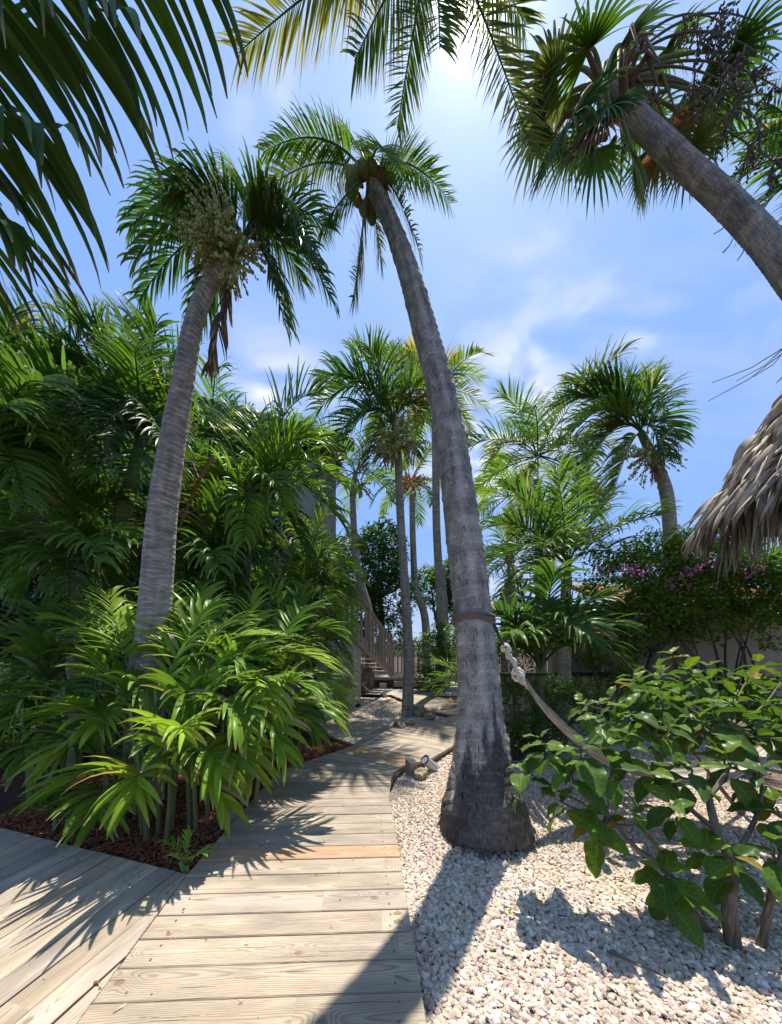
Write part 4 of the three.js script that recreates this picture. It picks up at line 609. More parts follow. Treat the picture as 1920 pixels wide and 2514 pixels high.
// ---- bright clump palms along the walk: each leaflet its own blade
function clump(label, b, list, o = {}) {
  b.y = -0.08; const t = thing('clump_palm', label, 'palm shrub', b), r = rng(o.seed ?? 1);
  for (const [dx, dz, hgt] of o.stems) { const raw = new Raw(), p = b.clone().add(V(dx, 0, dz)), q = p.clone().add(V(dx * 0.6 + (r() - 0.5) * 0.1, hgt, dz * 0.6)), mid = p.clone().lerp(q, 0.5).add(V(0.02, 0, 0.01)); tube(raw, [p, mid, q], [0.02, 0.017, 0.012], 8, (tt) => mix([0.16, 0.15, 0.07], [0.13, 0.2, 0.05], tt)); part('stem', raw.geo(), M.plain, t); }
  list.forEach(([px, py, d, sx, sy, arch, oo = {}], k) => { const st = o.stems[k % o.stems.length], c = b.clone().add(V(st[0] * 1.6, st[2] * (sy ?? 0.9), st[1] * 1.6)); frond(t, archTo(c, W(px, py, d + (o.back ?? 0) * sstep(1850, 1600, py)), arch, 12, 0.45), SP.clump, { separate: o.separate ?? true, seed: (o.seed ?? 1) * 100 + k, nl: 13, mat: o.mat ?? 'leafThin', cols: o.cols ?? SP.clump.cols, ...o.leaf, ...oo }); });
  return t;
}
clump('bright lime green clump palm at the mulch corner where the boardwalk forks', W(385, 2030, 2.62), [
  [130, 1520, 2.7, 0, 1, 0.25], [260, 1455, 2.8, 0, 1, 0.2], [400, 1440, 2.9, 0, 1, 0.15], [520, 1490, 2.6, 0, 1, 0.35], [660, 1560, 2.6, 0, 1, 0.5], [600, 1690, 2.4, 0, 0.9, 0.5], [560, 1990, 2.35, 0, 0.5, 0.5], [130, 1760, 2.5, 0, 0.6, 0.4], [110, 1960, 2.45, 0, 0.35, 0.4], [330, 1960, 2.2, 0, 0.4, 0.42], [250, 1660, 2.3, 0, 0.8, 0.35], [450, 1800, 2.15, 0, 0.6, 0.45],
], { seed: 51, back: 0.5, stems: [[0.03, 0.02, 1.25], [-0.08, 0.04, 1.1], [0.1, -0.03, 1.2], [0.0, 0.1, 0.8], [-0.12, -0.06, 0.9], [0.14, 0.08, 0.7]], cols: [C.fresh, C.lime, C.lime, C.fresh] });
clump('arching green clump palm beside the boardwalk edge, leaning over the planks', W(600, 1960, 3.0), [
  [700, 1600, 2.9, 0, 1, 0.4], [810, 1640, 2.9, 0, 1, 0.5], [760, 1500, 3.2, 0, 1, 0.35], [620, 1450, 3.2, 0, 1, 0.2], [830, 1780, 2.85, 0, 0.8, 0.55], [700, 1860, 2.6, 0, 0.6, 0.5], [540, 1560, 2.7, 0, 1, 0.3], [660, 1740, 2.5, 0, 0.8, 0.45], [520, 1760, 2.6, 0, 0.7, 0.45], [760, 1700, 2.6, 0, 0.9, 0.5], [490, 1480, 3.3, 0, 1, 0.3], [590, 1640, 2.4, 0, 0.9, 0.4],
], { seed: 52, back: 0.5, stems: [[0.03, 0.02, 1.3], [-0.08, 0.04, 1.2], [0.1, -0.03, 1.25], [0.02, 0.1, 1.0], [0.12, 0.06, 0.9]], cols: [C.fresh, C.fresh, C.lime] });
clump('fuller clump palm farther along the mulch, fronds touching the bent boardwalk', W(705, 1870, 3.95), [
  [830, 1560, 4.0, 0, 1, 0.4], [850, 1650, 3.9, 0, 1, 0.5], [835, 1740, 3.8, 0, 0.8, 0.5], [740, 1450, 4.2, 0, 1, 0.3], [650, 1430, 4.1, 0, 1, 0.3], [780, 1810, 3.6, 0, 0.6, 0.4], [600, 1520, 4.0, 0, 1, 0.4], [720, 1600, 3.5, 0, 0.9, 0.5], [800, 1500, 4.4, 0, 1, 0.4], [560, 1440, 4.3, 0, 1, 0.4],
], { seed: 53, separate: false, stems: [[0.05, 0.02, 1.5], [-0.1, 0.04, 1.4], [0.12, -0.03, 1.3], [0, 0.1, 1.0]], cols: [C.mid, C.fresh, C.mid], mat: 'leaf' });
clump('shaded clump palm in the dark corner below the sweeping palm', W(110, 1960, 3.1), [
  [20, 1560, 3.0, 0, 1, 0.4], [150, 1580, 2.9, 0, 1, 0.4], [30, 1680, 2.8, 0, 0.9, 0.4], [180, 1700, 2.8, 0, 0.9, 0.4], [-30, 1800, 2.7, 0, 0.7, 0.4], [60, 1880, 2.6, 0, 0.5, 0.4], [100, 1500, 3.3, 0, 1, 0.3], [250, 1560, 3.3, 0, 1, 0.4], [20, 1780, 2.7, 0, 0.8, 0.4], [200, 1850, 2.7, 0, 0.6, 0.3],
], { seed: 54, separate: false, stems: [[0.05, 0.02, 1.2], [-0.1, 0.04, 1.0], [0.12, -0.03, 1.1], [0, 0.1, 0.8]], cols: [C.mid, C.fresh, C.mid], mat: 'leaf' });
clump('tall leafy clump palm between the grey trunk and the house', W(430, 1880, 4.0), [
  [300, 1450, 4.2, 0, 1, 0.4], [420, 1400, 4.3, 0, 1, 0.4], [540, 1400, 4.2, 0, 1, 0.4], [560, 1500, 3.9, 0, 1, 0.5], [250, 1560, 3.9, 0, 1, 0.4], [480, 1560, 3.7, 0, 0.9, 0.4], [150, 1500, 4.3, 0, 1, 0.5], [360, 1600, 3.7, 0, 0.9, 0.4], [620, 1560, 4.0, 0, 1, 0.5], [200, 1420, 4.5, 0, 1, 0.4],
], { seed: 55, separate: false, stems: [[0.05, 0.02, 1.6], [-0.1, 0.04, 1.4], [0.15, -0.03, 1.5], [0, 0.1, 1.2]], cols: [C.mid, C.fresh, C.mid], mat: 'leaf' });
clump('tiny bright palm seedling in red mulch at the boardwalk fork', W(455, 2110, 2.12), [
  [405, 2065, 2.1, 0, 1, 0.04], [505, 2095, 2.05, 0, 1, 0.05], [470, 2050, 2.15, 0, 1, 0.03], [430, 2100, 1.98, 0, 0.8, 0.03],
], { seed: 56, separate: false, leaf: { leafLen: 0.10, leafW: 0.02, petiole: 0.003, nl: 6 }, stems: [[0.0, 0.0, 0.12], [0.01, 0.005, 0.1]], cols: [C.lime, C.fresh], });
clump('small dark palm seedlings in the shaded mulch', W(130, 2000, 2.62), [
  [80, 1960, 2.6, 0, 1, 0.06], [180, 1965, 2.6, 0, 1, 0.06], [130, 1930, 2.65, 0, 1, 0.03], [110, 1990, 2.5, 0, 1, 0.05], [200, 1990, 2.5, 0, 1, 0.05],
], { seed: 57, separate: false, leaf: { leafLen: 0.14, leafW: 0.026, petiole: 0.004, nl: 6 }, stems: [[0.0, 0.0, 0.16], [0.1, 0.005, 0.14]], cols: [C.mid, C.fresh] });

clump('yellow-green clump palm in front of the pale ringed trunk', W(300, 1975, 2.85), [
  [180, 1600, 2.8, 0, 1, 0.3], [330, 1500, 2.9, 0, 1, 0.25], [430, 1560, 2.7, 0, 1, 0.35], [90, 1690, 2.7, 0, 0.9, 0.35], [240, 1780, 2.5, 0, 0.8, 0.35], [370, 1720, 2.45, 0, 0.8, 0.4], [150, 1860, 2.55, 0, 0.5, 0.35], [420, 1880, 2.35, 0, 0.5, 0.4], [240, 2010, 2.3, 0, 0.3, 0.3], [300, 1600, 2.5, 0, 0.95, 0.3], [60, 1600, 3.0, 0, 1, 0.4], [200, 1480, 3.0, 0, 1, 0.25],
], { seed: 58, back: 0.5, stems: [[0.04, 0.02, 1.2], [-0.09, 0.05, 1.1], [0.1, -0.04, 1.15], [0.0, 0.1, 0.85], [-0.12, -0.06, 0.95]], cols: [C.fresh, C.lime] });
clump('leafy clump palm between the lime clump and the leaning one', W(500, 1985, 2.75), [
  [440, 1520, 2.8, 0, 1, 0.3], [580, 1540, 2.7, 0, 1, 0.4], [640, 1640, 2.6, 0, 0.95, 0.45], [520, 1660, 2.4, 0, 0.9, 0.4], [600, 1800, 2.4, 0, 0.7, 0.45], [460, 1740, 2.35, 0, 0.8, 0.4], [680, 1720, 2.65, 0, 0.8, 0.5], [540, 1900, 2.3, 0, 0.5, 0.45], [380, 1620, 2.55, 0, 0.95, 0.35], [500, 1440, 3.0, 0, 1, 0.25], [620, 1900, 2.45, 0, 0.5, 0.45],
], { seed: 59, back: 0.5, stems: [[0.04, 0.02, 1.25], [-0.09, 0.05, 1.15], [0.1, -0.04, 1.2], [0.0, 0.1, 0.9]], cols: [C.fresh, C.lime] });

// ---- shorter palms that close the green wall before the house
function lowPalm(label, c, foot, list, o) {
  const b = V(foot[0], -0.09, -foot[1]), P = [b.clone().add(V(0, -0.02, 0)), b.clone().lerp(c, 0.5).add(V(0.05, 0, 0)), c.clone()], t = slimPalm('christmas_palm', label, P, [0.1, 0.085, 0.07], { seed: o.seed, col: [0.3, 0.3, 0.17], light: [0.42, 0.4, 0.26] });
  list.forEach(([px, py, dd, a]) => frond(t, archTo(c, W(px, py, -c.z + dd), a), SP.christmas, { seed: px * 7 + py + o.seed, leafLen: 0.55, leafW: 0.066, nl: 30, segs: 6, ld: 2.0, cols: [C.mid, C.deep, C.mid], ...o.over }));
}
lowPalm('short palm with glossy hanging leaflets before the green stemmed palm', W(170, 1400, 4.0), [-4.1, 4.05], [[20, 1330, 0, 0.7], [60, 1230, 0.3, 0.6], [180, 1190, -0.2, 0.5], [300, 1230, 0.2, 0.6], [330, 1340, -0.3, 0.7], [280, 1480, -0.2, 0.8], [60, 1470, -0.3, 0.8], [170, 1520, -0.6, 0.8], [120, 1260, 0.6, 0.6], [250, 1380, -0.8, 0.6], [0, 1430, 0.2, 0.8]], { seed: 81 });
lowPalm('short palm with broad fronds right behind the pale ringed trunk', W(500, 1420, 4.5), [-2.7, 4.5], [[380, 1330, 0, 0.7], [440, 1230, 0.2, 0.5], [560, 1230, -0.2, 0.5], [640, 1310, 0.1, 0.7], [660, 1420, -0.3, 0.8], [600, 1520, -0.4, 0.8], [420, 1500, -0.4, 0.8], [500, 1280, 0.6, 0.6], [540, 1400, -0.9, 0.6], [470, 1560, -0.6, 0.8]], { seed: 82 });
lowPalm('short palm with arching fronds in front of the stair wall', W(735, 1500, 6.3), [-1.9, 6.3], [[640, 1420, 0, 0.7], [700, 1350, 0.2, 0.6], [790, 1370, -0.2, 0.6], [850, 1450, 0.1, 0.8], [860, 1560, -0.3, 1.0], [800, 1640, -0.4, 0.9], [660, 1560, -0.3, 0.8], [750, 1620, -0.8, 0.8], [820, 1500, -0.8, 0.7], [850, 1620, 0.2, 1.1]], { seed: 83, over: { leafLen: 0.6, cols: [C.mid, C.fresh] } });
// ---------------------------------------------------------------- leafy masses
const smallLeaf = (() => { const raw = new Raw(), w = [1, 1, 1], P = [[0, 0, 0], [0.5, 0.05, 0.3], [0.5, 0.05, -0.3], [1, -0.06, 0], [0.5, -0.03, 0]].map((p) => raw.v(V(...p), w)); raw.tri(P[0], P[1], P[4]); raw.tri(P[0], P[4], P[2]); raw.tri(P[1], P[3], P[4]); raw.tri(P[4], P[3], P[2]); return raw.geo(); })();
function leafCloud(parent, blobs, count, size, cols, seed, { name = 'foliage', mat = M.leaf, gap = 0.05, shell = 0.55, flat = 0.5 } = {}) {
  const r = rng(seed), ms = [], cs = [], o = origin(parent), q = new THREE.Quaternion(), e = new THREE.Euler(), vol = blobs.map((b) => b[1] * b[2] * b[3]), tot = vol.reduce((a, b) => a + b, 0);
  blobs.forEach(([c, rx, ry, rz], k) => {
    const n = Math.round(count * vol[k] / tot);
    for (let i = 0; i < n; i++) {
      const d = V(r() * 2 - 1, r() * 2 - 1, r() * 2 - 1); if (d.lengthSq() > 1 || d.lengthSq() < 0.01) { i--; continue; } d.normalize();
      const rad = Math.pow(lerp(shell, 1, r()), 0.6), bump = 1 + 0.35 * noise(d.x * 2.1 + k * 5, d.y * 2.1, d.z * 2.1 + seed) + 0.2 * noise(d.x * 5 + k, d.y * 5 + seed, d.z * 5), p = V(d.x * rx, d.y * ry, d.z * rz).multiplyScalar(rad * bump).add(c);
      if (p.y < -0.06 || noise(p.x * 2.6 + 5, p.y * 2.6, p.z * 2.6) < -0.32 + gap) continue;
      e.set((r() - 0.5) * 2 * flat, r() * 6.28, (r() - 0.5) * 2.2 * flat - 0.25); q.setFromEuler(e); const s = size * (0.6 + 0.8 * r());
      ms.push(new THREE.Matrix4().compose(p.sub(o), q, V(s, s, s))); const cc = cols[Math.floor(r() * cols.length)], k2 = 0.75 + 0.5 * r(); cs.push(new THREE.Color().setRGB(cc[0] * k2, cc[1] * k2, cc[2] * k2));
    }
  });
  return instanced(name, smallLeaf, mat, ms, cs, parent);
}
function limb(raw, pts, r0, r1, col, seg = 7) { const c = new THREE.CatmullRomCurve3(pts), n = Math.max(4, pts.length * 3), q = []; for (let k = 0; k <= n; k++) q.push(c.getPoint(k / n)); tube(raw, q, q.map((_, k) => lerp(r0, r1, k / n)), seg, col); }
const BARK = [0.17, 0.135, 0.105];
M.bark = new THREE.MeshStandardMaterial({ vertexColors: true, map: fibreTex, bumpMap: fibreBump, bumpScale: 0.006, roughness: 0.95 });
function tree(label, b, height, blobs, count, size, cols, seed) {
  const t = thing('broadleaf_tree', label, 'tree', b), raw = new Raw(), r = rng(seed); const top = b.clone().add(V(0, height, 0)); limb(raw, [b, b.clone().lerp(top, 0.4).add(V(0.15, 0, 0)), b.clone().lerp(top, 0.75)], 0.2, 0.1, BARK);
  for (const [c] of blobs) limb(raw, [b.clone().lerp(top, 0.35 + r() * 0.2), b.clone().lerp(c, 0.75).add(V(0, 0.2, 0)), c], 0.09, 0.02, BARK, 5);
  part('trunk', raw.geo(), M.bark, t); leafCloud(t, blobs, count, size, cols, seed, { name: 'crown' }); return t;
}
tree('dense dark green broadleaf tree behind the wooden stairs', V(-0.6, -0.1, -16), 6, [[W(900, 1400, 16), 1.9, 1.9, 1.6], [W(940, 1350, 16.5), 1.3, 1.6, 1.3], [W(955, 1470, 15.5), 1.4, 1.3, 1.2], [W(880, 1500, 15.5), 1.4, 1.4, 1.2], [W(930, 1560, 15.3), 1.6, 1.0, 1.0]], 21000, 0.17, [C.deep, C.mid, [0.05, 0.12, 0.03]], 61);
tree('light green broadleaf tree between the two slim coconut trunks', V(2.6, -0.1, -17.5), 5, [[W(1060, 1440, 17.5), 1.3, 1.1, 1.2], [W(1110, 1420, 17.5), 1.3, 1.2, 1.2], [W(1140, 1470, 17), 1.2, 1.0, 1.0], [W(1100, 1500, 17), 0.8, 0.5, 0.8]], 12000, 0.16, [C.mid, C.fresh, C.deep], 62);
tree('low bushy tree against the sky beside the far coconut trunks', V(-3.5, -0.1, -19), 5, [[W(800, 1430, 19), 2.2, 2.2, 1.6], [W(760, 1350, 19), 1.8, 1.8, 1.4]], 9000, 0.2, [C.deep, C.mid], 63);
function shrub(label, b, blobs, count, size, cols, seed, o = {}) { const t = thing(o.name ?? 'shrub', label, o.category ?? 'shrub', b), raw = new Raw(), r = rng(seed); for (const [c, rx] of blobs) for (let k = 0; k < 3; k++) limb(raw, [b.clone().add(V((r() - 0.5) * 0.2, 0, (r() - 0.5) * 0.2)), b.clone().lerp(c, 0.5).add(V((r() - 0.5) * rx * 0.6, 0, (r() - 0.5) * 0.2)), c.clone().add(V((r() - 0.5) * rx, 0, 0))], 0.025, 0.006, BARK, 5); part('branches', raw.geo(), M.bark, t); leafCloud(t, blobs, count, size, cols, seed, o); return t; }
shrub('clipped dark hedge with a few orange flowers beside the pale steps', V(1.55, -0.09, -10.6), [[W(1060, 1610, 10.6), 0.55, 0.9, 0.6], [W(1090, 1570, 10.9), 0.7, 0.7, 0.7], [W(1040, 1660, 10.3), 0.4, 0.5, 0.4], [W(1130, 1600, 11.4), 0.6, 0.9, 0.6]], 9500, 0.085, [C.deep, C.mid, C.fresh, C.deep], 64, { name: 'hedge', category: 'hedge' });
shrub('small-leaved shrub with white flowers beside the tree stump', V(-1.75, -0.09, -7.3), [[W(835, 1640, 7.4), 0.42, 0.55, 0.5], [W(850, 1700, 7.2), 0.3, 0.4, 0.4], [W(790, 1660, 7.2), 0.5, 0.6, 0.5], [W(820, 1580, 7.8), 0.4, 0.4, 0.4]], 6000, 0.055, [C.fresh, C.mid, C.lime, [0.45, 0.46, 0.40]], 65, { name: 'flowering_shrub', mat: M.leafDull });
shrub('dark small-leaved shrub behind the hammock', V(1.75, -0.09, -4.35), [[W(1270, 1740, 4.3), 0.35, 0.5, 0.35], [W(1260, 1640, 4.5), 0.3, 0.4, 0.3], [W(1330, 1790, 4.3), 0.4, 0.35, 0.35], [W(1240, 1830, 4.2), 0.2, 0.2, 0.2], [W(1400, 1760, 4.6), 0.4, 0.4, 0.3]], 9000, 0.042, [C.deep, C.mid, C.deep], 66);
shrub('leafy green shrub between the comb-leaved palm and the flowering hedge', V(4.3, -0.09, -5.9), [[W(1500, 1610, 6.0), 0.5, 0.5, 0.4], [W(1440, 1560, 6.3), 0.5, 0.6, 0.4], [W(1560, 1560, 6.3), 0.4, 0.5, 0.3]], 5200, 0.07, [C.mid, C.fresh], 77);
shrub('bright ferny ground shrub under the leafy palm', V(2.6, -0.09, -5.1), [[W(1360, 1690, 5.1), 0.5, 0.25, 0.3], [W(1300, 1700, 5.0), 0.3, 0.25, 0.3], [W(1430, 1700, 5.2), 0.4, 0.25, 0.3]], 4200, 0.05, [C.fresh, C.mid, C.lime], 67);
shrub('dense shrubs filling the bed before the house', V(-4.6, -0.09, -6.6), [[W(150, 1500, 6.2), 1.2, 1.5, 0.8], [W(400, 1500, 6.8), 1.3, 1.4, 0.8], [W(600, 1520, 7.2), 1.2, 1.2, 0.8], [W(60, 1250, 6.4), 1.4, 1.4, 0.8], [W(300, 1290, 7), 1.4, 1.2, 0.8], [W(520, 1380, 7.5), 1.3, 1.0, 0.8], [W(700, 1580, 8), 0.8, 1.0, 0.8], [W(-150, 1450, 6), 1.5, 1.8, 0.8], [W(430, 1170, 8.2), 1.5, 1.0, 0.8], [W(200, 1130, 7.6), 1.6, 1.0, 0.8], [W(590, 1190, 8.8), 1.5, 0.9, 0.8], [W(700, 1370, 9.2), 1.3, 1.3, 0.7], [W(0, 1080, 7.2), 1.6, 1.0, 0.8]], 80000, 0.12, [C.deep, C.mid], 68);
shrub('low leafy undergrowth at the back of the mulch bed', V(-3.2, -0.09, -4.4), [[W(90, 1800, 4.2), 0.9, 0.5, 0.4], [W(300, 1780, 4.6), 0.8, 0.55, 0.4], [W(520, 1760, 4.8), 0.8, 0.55, 0.4], [W(-100, 1750, 4.0), 0.8, 0.7, 0.4], [W(640, 1740, 5.2), 0.6, 0.5, 0.4]], 12000, 0.075, [C.deep, C.mid], 69);
{ const im = leafCloud(struct('hills', 'far belt of trees beyond the garden'), [[V(-30, 1.5, -46), 22, 3.0, 5], [V(8, 1.2, -50), 20, 2.2, 5], [V(40, 1.5, -40), 18, 3, 6], [V(-40, 1.5, -20), 8, 3, 14], [V(48, 1.5, -18), 8, 3, 16]], 26000, 0.55, [C.deep, C.mid, [0.05, 0.11, 0.03]], 70, { name: 'treeline', shell: 0.2 }); }
// ---------------------------------------------------------------- the house with its dark roof edge
M.stucco = (() => { const tx = texture(256, 256, (u, v) => { const k = 0.86 + fbm(u * 20, v * 20, 3, 4) * 0.18 + noise(u * 120, v * 120) * 0.08; return [k, k, k]; }, true), b = texture(256, 256, (u, v) => 0.5 + noise(u * 60, v * 60, 8) * 0.4 + noise(u * 120, v * 120, 3) * 0.2); return new THREE.MeshStandardMaterial({ vertexColors: true, map: tx, bumpMap: b, bumpScale: 0.006, roughness: 0.95 }); })();
{
  const a = V(-16.0, 0, -6.1), b = V(-2.14, 0, -12.2), dir = b.clone().sub(a).normalize(), out = V(-dir.z, 0, dir.x); if (out.z < 0) out.negate(); const L = a.distanceTo(b), mid = a.clone().lerp(b, 0.5);
  const h = thing('house', 'beige two-storey house with dark blue roof edge behind the palms', 'house', V(mid.x, -0.1, mid.z)), wallC = [0.52, 0.47, 0.38];
  const B = (name, c, hx, hy, hz, col, mat, ch = 0, parent = h) => { const raw = new Raw(); boxGeo(raw, c, dir, UP, out, hx, hy, hz, col, ch); return part(name, raw.geo(), mat, parent); };
  B('wall', mid.clone().addScaledVector(out, -3).add(V(0, 4.35, 0)), L / 2, 4.45, 3, wallC, M.stucco);
  const roof = B('roof', mid.clone().addScaledVector(out, -2.9).add(V(0, 9.22, 0)), L / 2 + 0.5, 0.06, 3.6, [0.12, 0.11, 0.11], M.plain);
  B('fascia', mid.clone().addScaledVector(out, 0.72).add(V(0, 8.97, 0)), L / 2 + 0.52, 0.22, 0.03, [0.03, 0.055, 0.09], M.plain, 0.006, roof);
  for (let k = 0; k < 3; k++) for (const y of [2.2, 5.6]) { const c = a.clone().lerp(b, 0.22 + 0.2 * k).add(V(0, y, 0)), w = B('window', c.clone().addScaledVector(out, 0.02), 0.62, 0.72, 0.03, [0.6, 0.58, 0.53], M.plain, 0.01); B('pane', c.clone().addScaledVector(out, 0.055), 0.54, 0.64, 0.004, [0.03, 0.04, 0.05], M.glass ??= new THREE.MeshStandardMaterial({ vertexColors: true, roughness: 0.08 }), 0, w); B('sill', c.clone().addScaledVector(out, 0.07).add(V(0, -0.77, 0)), 0.7, 0.03, 0.08, [0.62, 0.58, 0.5], M.plain, 0.008, w); }
}
// ---------------------------------------------------------------- wooden stairs
{
  const A = V(0.05, 0.47, -11.0), Bp = V(-1.35, 2.3, -6.3), run = Bp.clone().sub(A), flat = V(run.x, 0, run.z).normalize(), side = V(flat.z, 0, -flat.x); if (side.x > 0) side.negate();   // side points away from the walk
  const t = thing('wooden_staircase', 'weathered grey wooden staircase with slatted railing climbing to the house', 'staircase', V(-0.4, -0.02, -9.6)), col = [0.9, 0.88, 0.86], dirv = run.clone().normalize(), nrm = side.clone().cross(dirv).normalize(); if (nrm.y < 0) nrm.negate();
  const B = (name, c, ax, ay, az, hx, hy, hz, k = 1, parent = t) => { const raw = new Raw(); boxGeo(raw, c, ax, ay, az, hx, hy, hz, col.map((x) => x * k), 0.004); return part(name, raw.geo(), M.plank, parent); };
  for (const s of [0, 1]) {
    const off = side.clone().multiplyScalar(s * 1.0), at = (f, y) => A.clone().lerp(Bp, f).add(off).add(V(0, y, 0));
    B('stringer', at(0.5, 0.05), dirv, nrm, side, run.length() / 2, 0.15, 0.025);
    const rail = B('handrail', at(0.5, 1.16), dirv, nrm, side, run.length() / 2, 0.022, 0.06, 1.02); B('lower_rail', at(0.5, 1.0), dirv, nrm, side, run.length() / 2, 0.03, 0.02, 1, rail);
    for (let k = 0; k < 17; k++) { const f = (k + 0.3) / 17, big = k % 4 === 0; B(big ? 'post' : 'baluster', at(f, big ? 0.56 : 0.5).addScaledVector(side, -0.035), flat, UP, side, big ? 0.045 : 0.028, big ? 0.6 : 0.5, big ? 0.04 : 0.02); }
  }
  for (let k = 0; k < 12; k++) B('tread', A.clone().lerp(Bp, (k + 0.5) / 12).addScaledVector(side, 0.5).add(V(0, 0.06, 0)), flat, UP, side, 0.15, 0.02, 0.47);
  const low = A.clone().addScaledVector(side, 0.5);
  // the landing at the foot with its two broad steps and back railing
  B('landing', V(0.3, 0.32, -12.2), AX, UP, AZ, 0.95, 0.05, 1.0); B('step', V(0.95, 0.14, -11.25), AX, UP, AZ, 0.85, 0.1, 0.2, 0.96); B('step', V(0.55, 0.28, -11.45), AX, UP, AZ, 0.45, 0.09, 0.2); B('kicker', V(0.3, 0.12, -11.5), AX, UP, AZ, 0.9, 0.12, 0.02, 0.6);
  B('back_rail', V(0.55, 1.66, -13.0), AX, UP, AZ, 1.0, 0.03, 0.05); B('back_rail', V(0.55, 1.48, -13.0), AX, UP, AZ, 1.0, 0.03, 0.02); for (let k = 0; k < 12; k++) B('baluster', V(-0.4 + k * 0.17, 0.93, -13.0), AX, UP, AZ, 0.03, 0.6, 0.02);
  const raw = new Raw(); boxGeo(raw, A.clone().lerp(Bp, 0.78).addScaledVector(side, 0.1).add(V(0, -1.15, 0)), flat, UP, side, 1.0, 0.85, 0.06, [0.52, 0.47, 0.38]); part('under_stair_wall', raw.geo(), M.stucco, t); const r2 = new Raw(); boxGeo(r2, V(-0.28, 0.07, -11.2), AX, UP, AZ, 0.12, 0.1, 0.12, [0.62, 0.58, 0.5], 0.01); part('footing', r2.geo(), M.stucco, t);
}
// ---------------------------------------------------------------- garden wall, stone facing, tiled roof
{
  const z = -6.9, t = thing('garden_wall', 'beige rendered garden wall with a flat pier under the flowering hedge', 'wall', V(6.5, -0.1, z)), raw = new Raw(); boxGeo(raw, V(7.4, 1.1, z), AX, UP, AZ, 3.9, 1.2, 0.1, [0.58, 0.45, 0.31], 0.01); part('wall_face', raw.geo(), M.stucco, t); const r1 = new Raw(); boxGeo(r1, V(6.3, 1.1, z + 0.14), AX, UP, AZ, 0.17, 1.2, 0.05, [0.44, 0.30, 0.20], 0.01); part('pier', r1.geo(), M.stucco, t);
  const r2 = new Raw(); boxGeo(r2, V(7.4, 2.34, z), AX, UP, AZ, 3.95, 0.05, 0.16, [0.58, 0.46, 0.33], 0.01); part('coping', r2.geo(), M.stucco, t);
  const s = thing('stone_wall', 'low wall of irregular pale stones behind the comb-leaved palm', 'wall', V(3.9, -0.1, -6.3)), r = rng(71), b = new Raw(); boxGeo(b, V(3.2, 0.42, -6.45), AX, UP, AZ, 1.75, 0.52, 0.1, [0.035, 0.028, 0.022]); part('core', b.geo(), M.plain, s);
  for (let j = 0; j < 5; j++) for (let i = 0; i < 16; i++) { const g = new THREE.IcosahedronGeometry(1, 1), p = g.attributes.position, o = r() * 50; for (let k = 0; k < p.count; k++) { const q = V(p.getX(k), p.getY(k), p.getZ(k)), f = 1 + 0.8 * noise(q.x * 1.3 + o, q.y * 1.3, q.z * 1.3); p.setXYZ(k, clamp(q.x * f * 1.5, -1, 1) * (0.09 + 0.035 * hash(o)), clamp(q.y * f * 1.5, -1, 1) * (0.07 + 0.03 * hash(o + 3)), clamp(q.z * f, -0.7, 0.7) * 0.06); } g.rotateZ((r() - 0.5) * 0.7); g.translate(1.55 + i * 0.215 + (j % 2) * 0.1 + (r() - 0.5) * 0.03, 0.03 + j * 0.19 + (r() - 0.5) * 0.02, -6.36); g.computeVertexNormals(); const k = 0.8 + r() * 0.4, cc = new Float32Array(p.count * 3); for (let n = 0; n < p.count; n++) cc.set([0.45 * k, 0.39 * k, 0.30 * k], n * 3); g.setAttribute('color', new THREE.BufferAttribute(cc, 3)); part('stone', g, M.stucco, s); }
  const f = thing('tiled_roof', 'orange clay tile roof glimpsed over the flowering hedge', 'roof', V(9.2, 2.6, -9.6)), tm = new THREE.MeshStandardMaterial({ color: new THREE.Color().setRGB(0.5, 0.17, 0.075), roughness: 0.85, map: fibreTex }), tg = new THREE.CylinderGeometry(0.075, 0.085, 0.36, 10, 1, true, -Math.PI / 2, Math.PI); tg.rotateX(-Math.PI / 2 + 0.38); tm.side = DS;
  const dk = new Raw(); boxGeo(dk, V(9.2, 3.15, -10.1), AX, V(0, Math.cos(0.38), Math.sin(0.38)), V(0, -Math.sin(0.38), Math.cos(0.38)), 2.9, 0.03, 1.25, [0.25, 0.1, 0.05]); part('deck', dk.geo(), M.plain, f);
  for (let j = 0; j < 7; j++) for (let i = 0; i < 34; i++) { const m = shade(new THREE.Mesh(tg, tm)); m.name = 'tile'; m.position.set(6.4 + i * 0.168, 2.78 + j * 0.125, -9.0 - j * 0.315).sub(f.position); m.rotation.y = (hash(i * 7 + j) - 0.5) * 0.06; f.add(m); }
  const hw = new Raw(); boxGeo(hw, V(9.2, 1.3, -10.6), AX, UP, AZ, 2.7, 1.4, 1.2, [0.5, 0.42, 0.32]); part('gable_wall', hw.geo(), M.stucco, f);
}
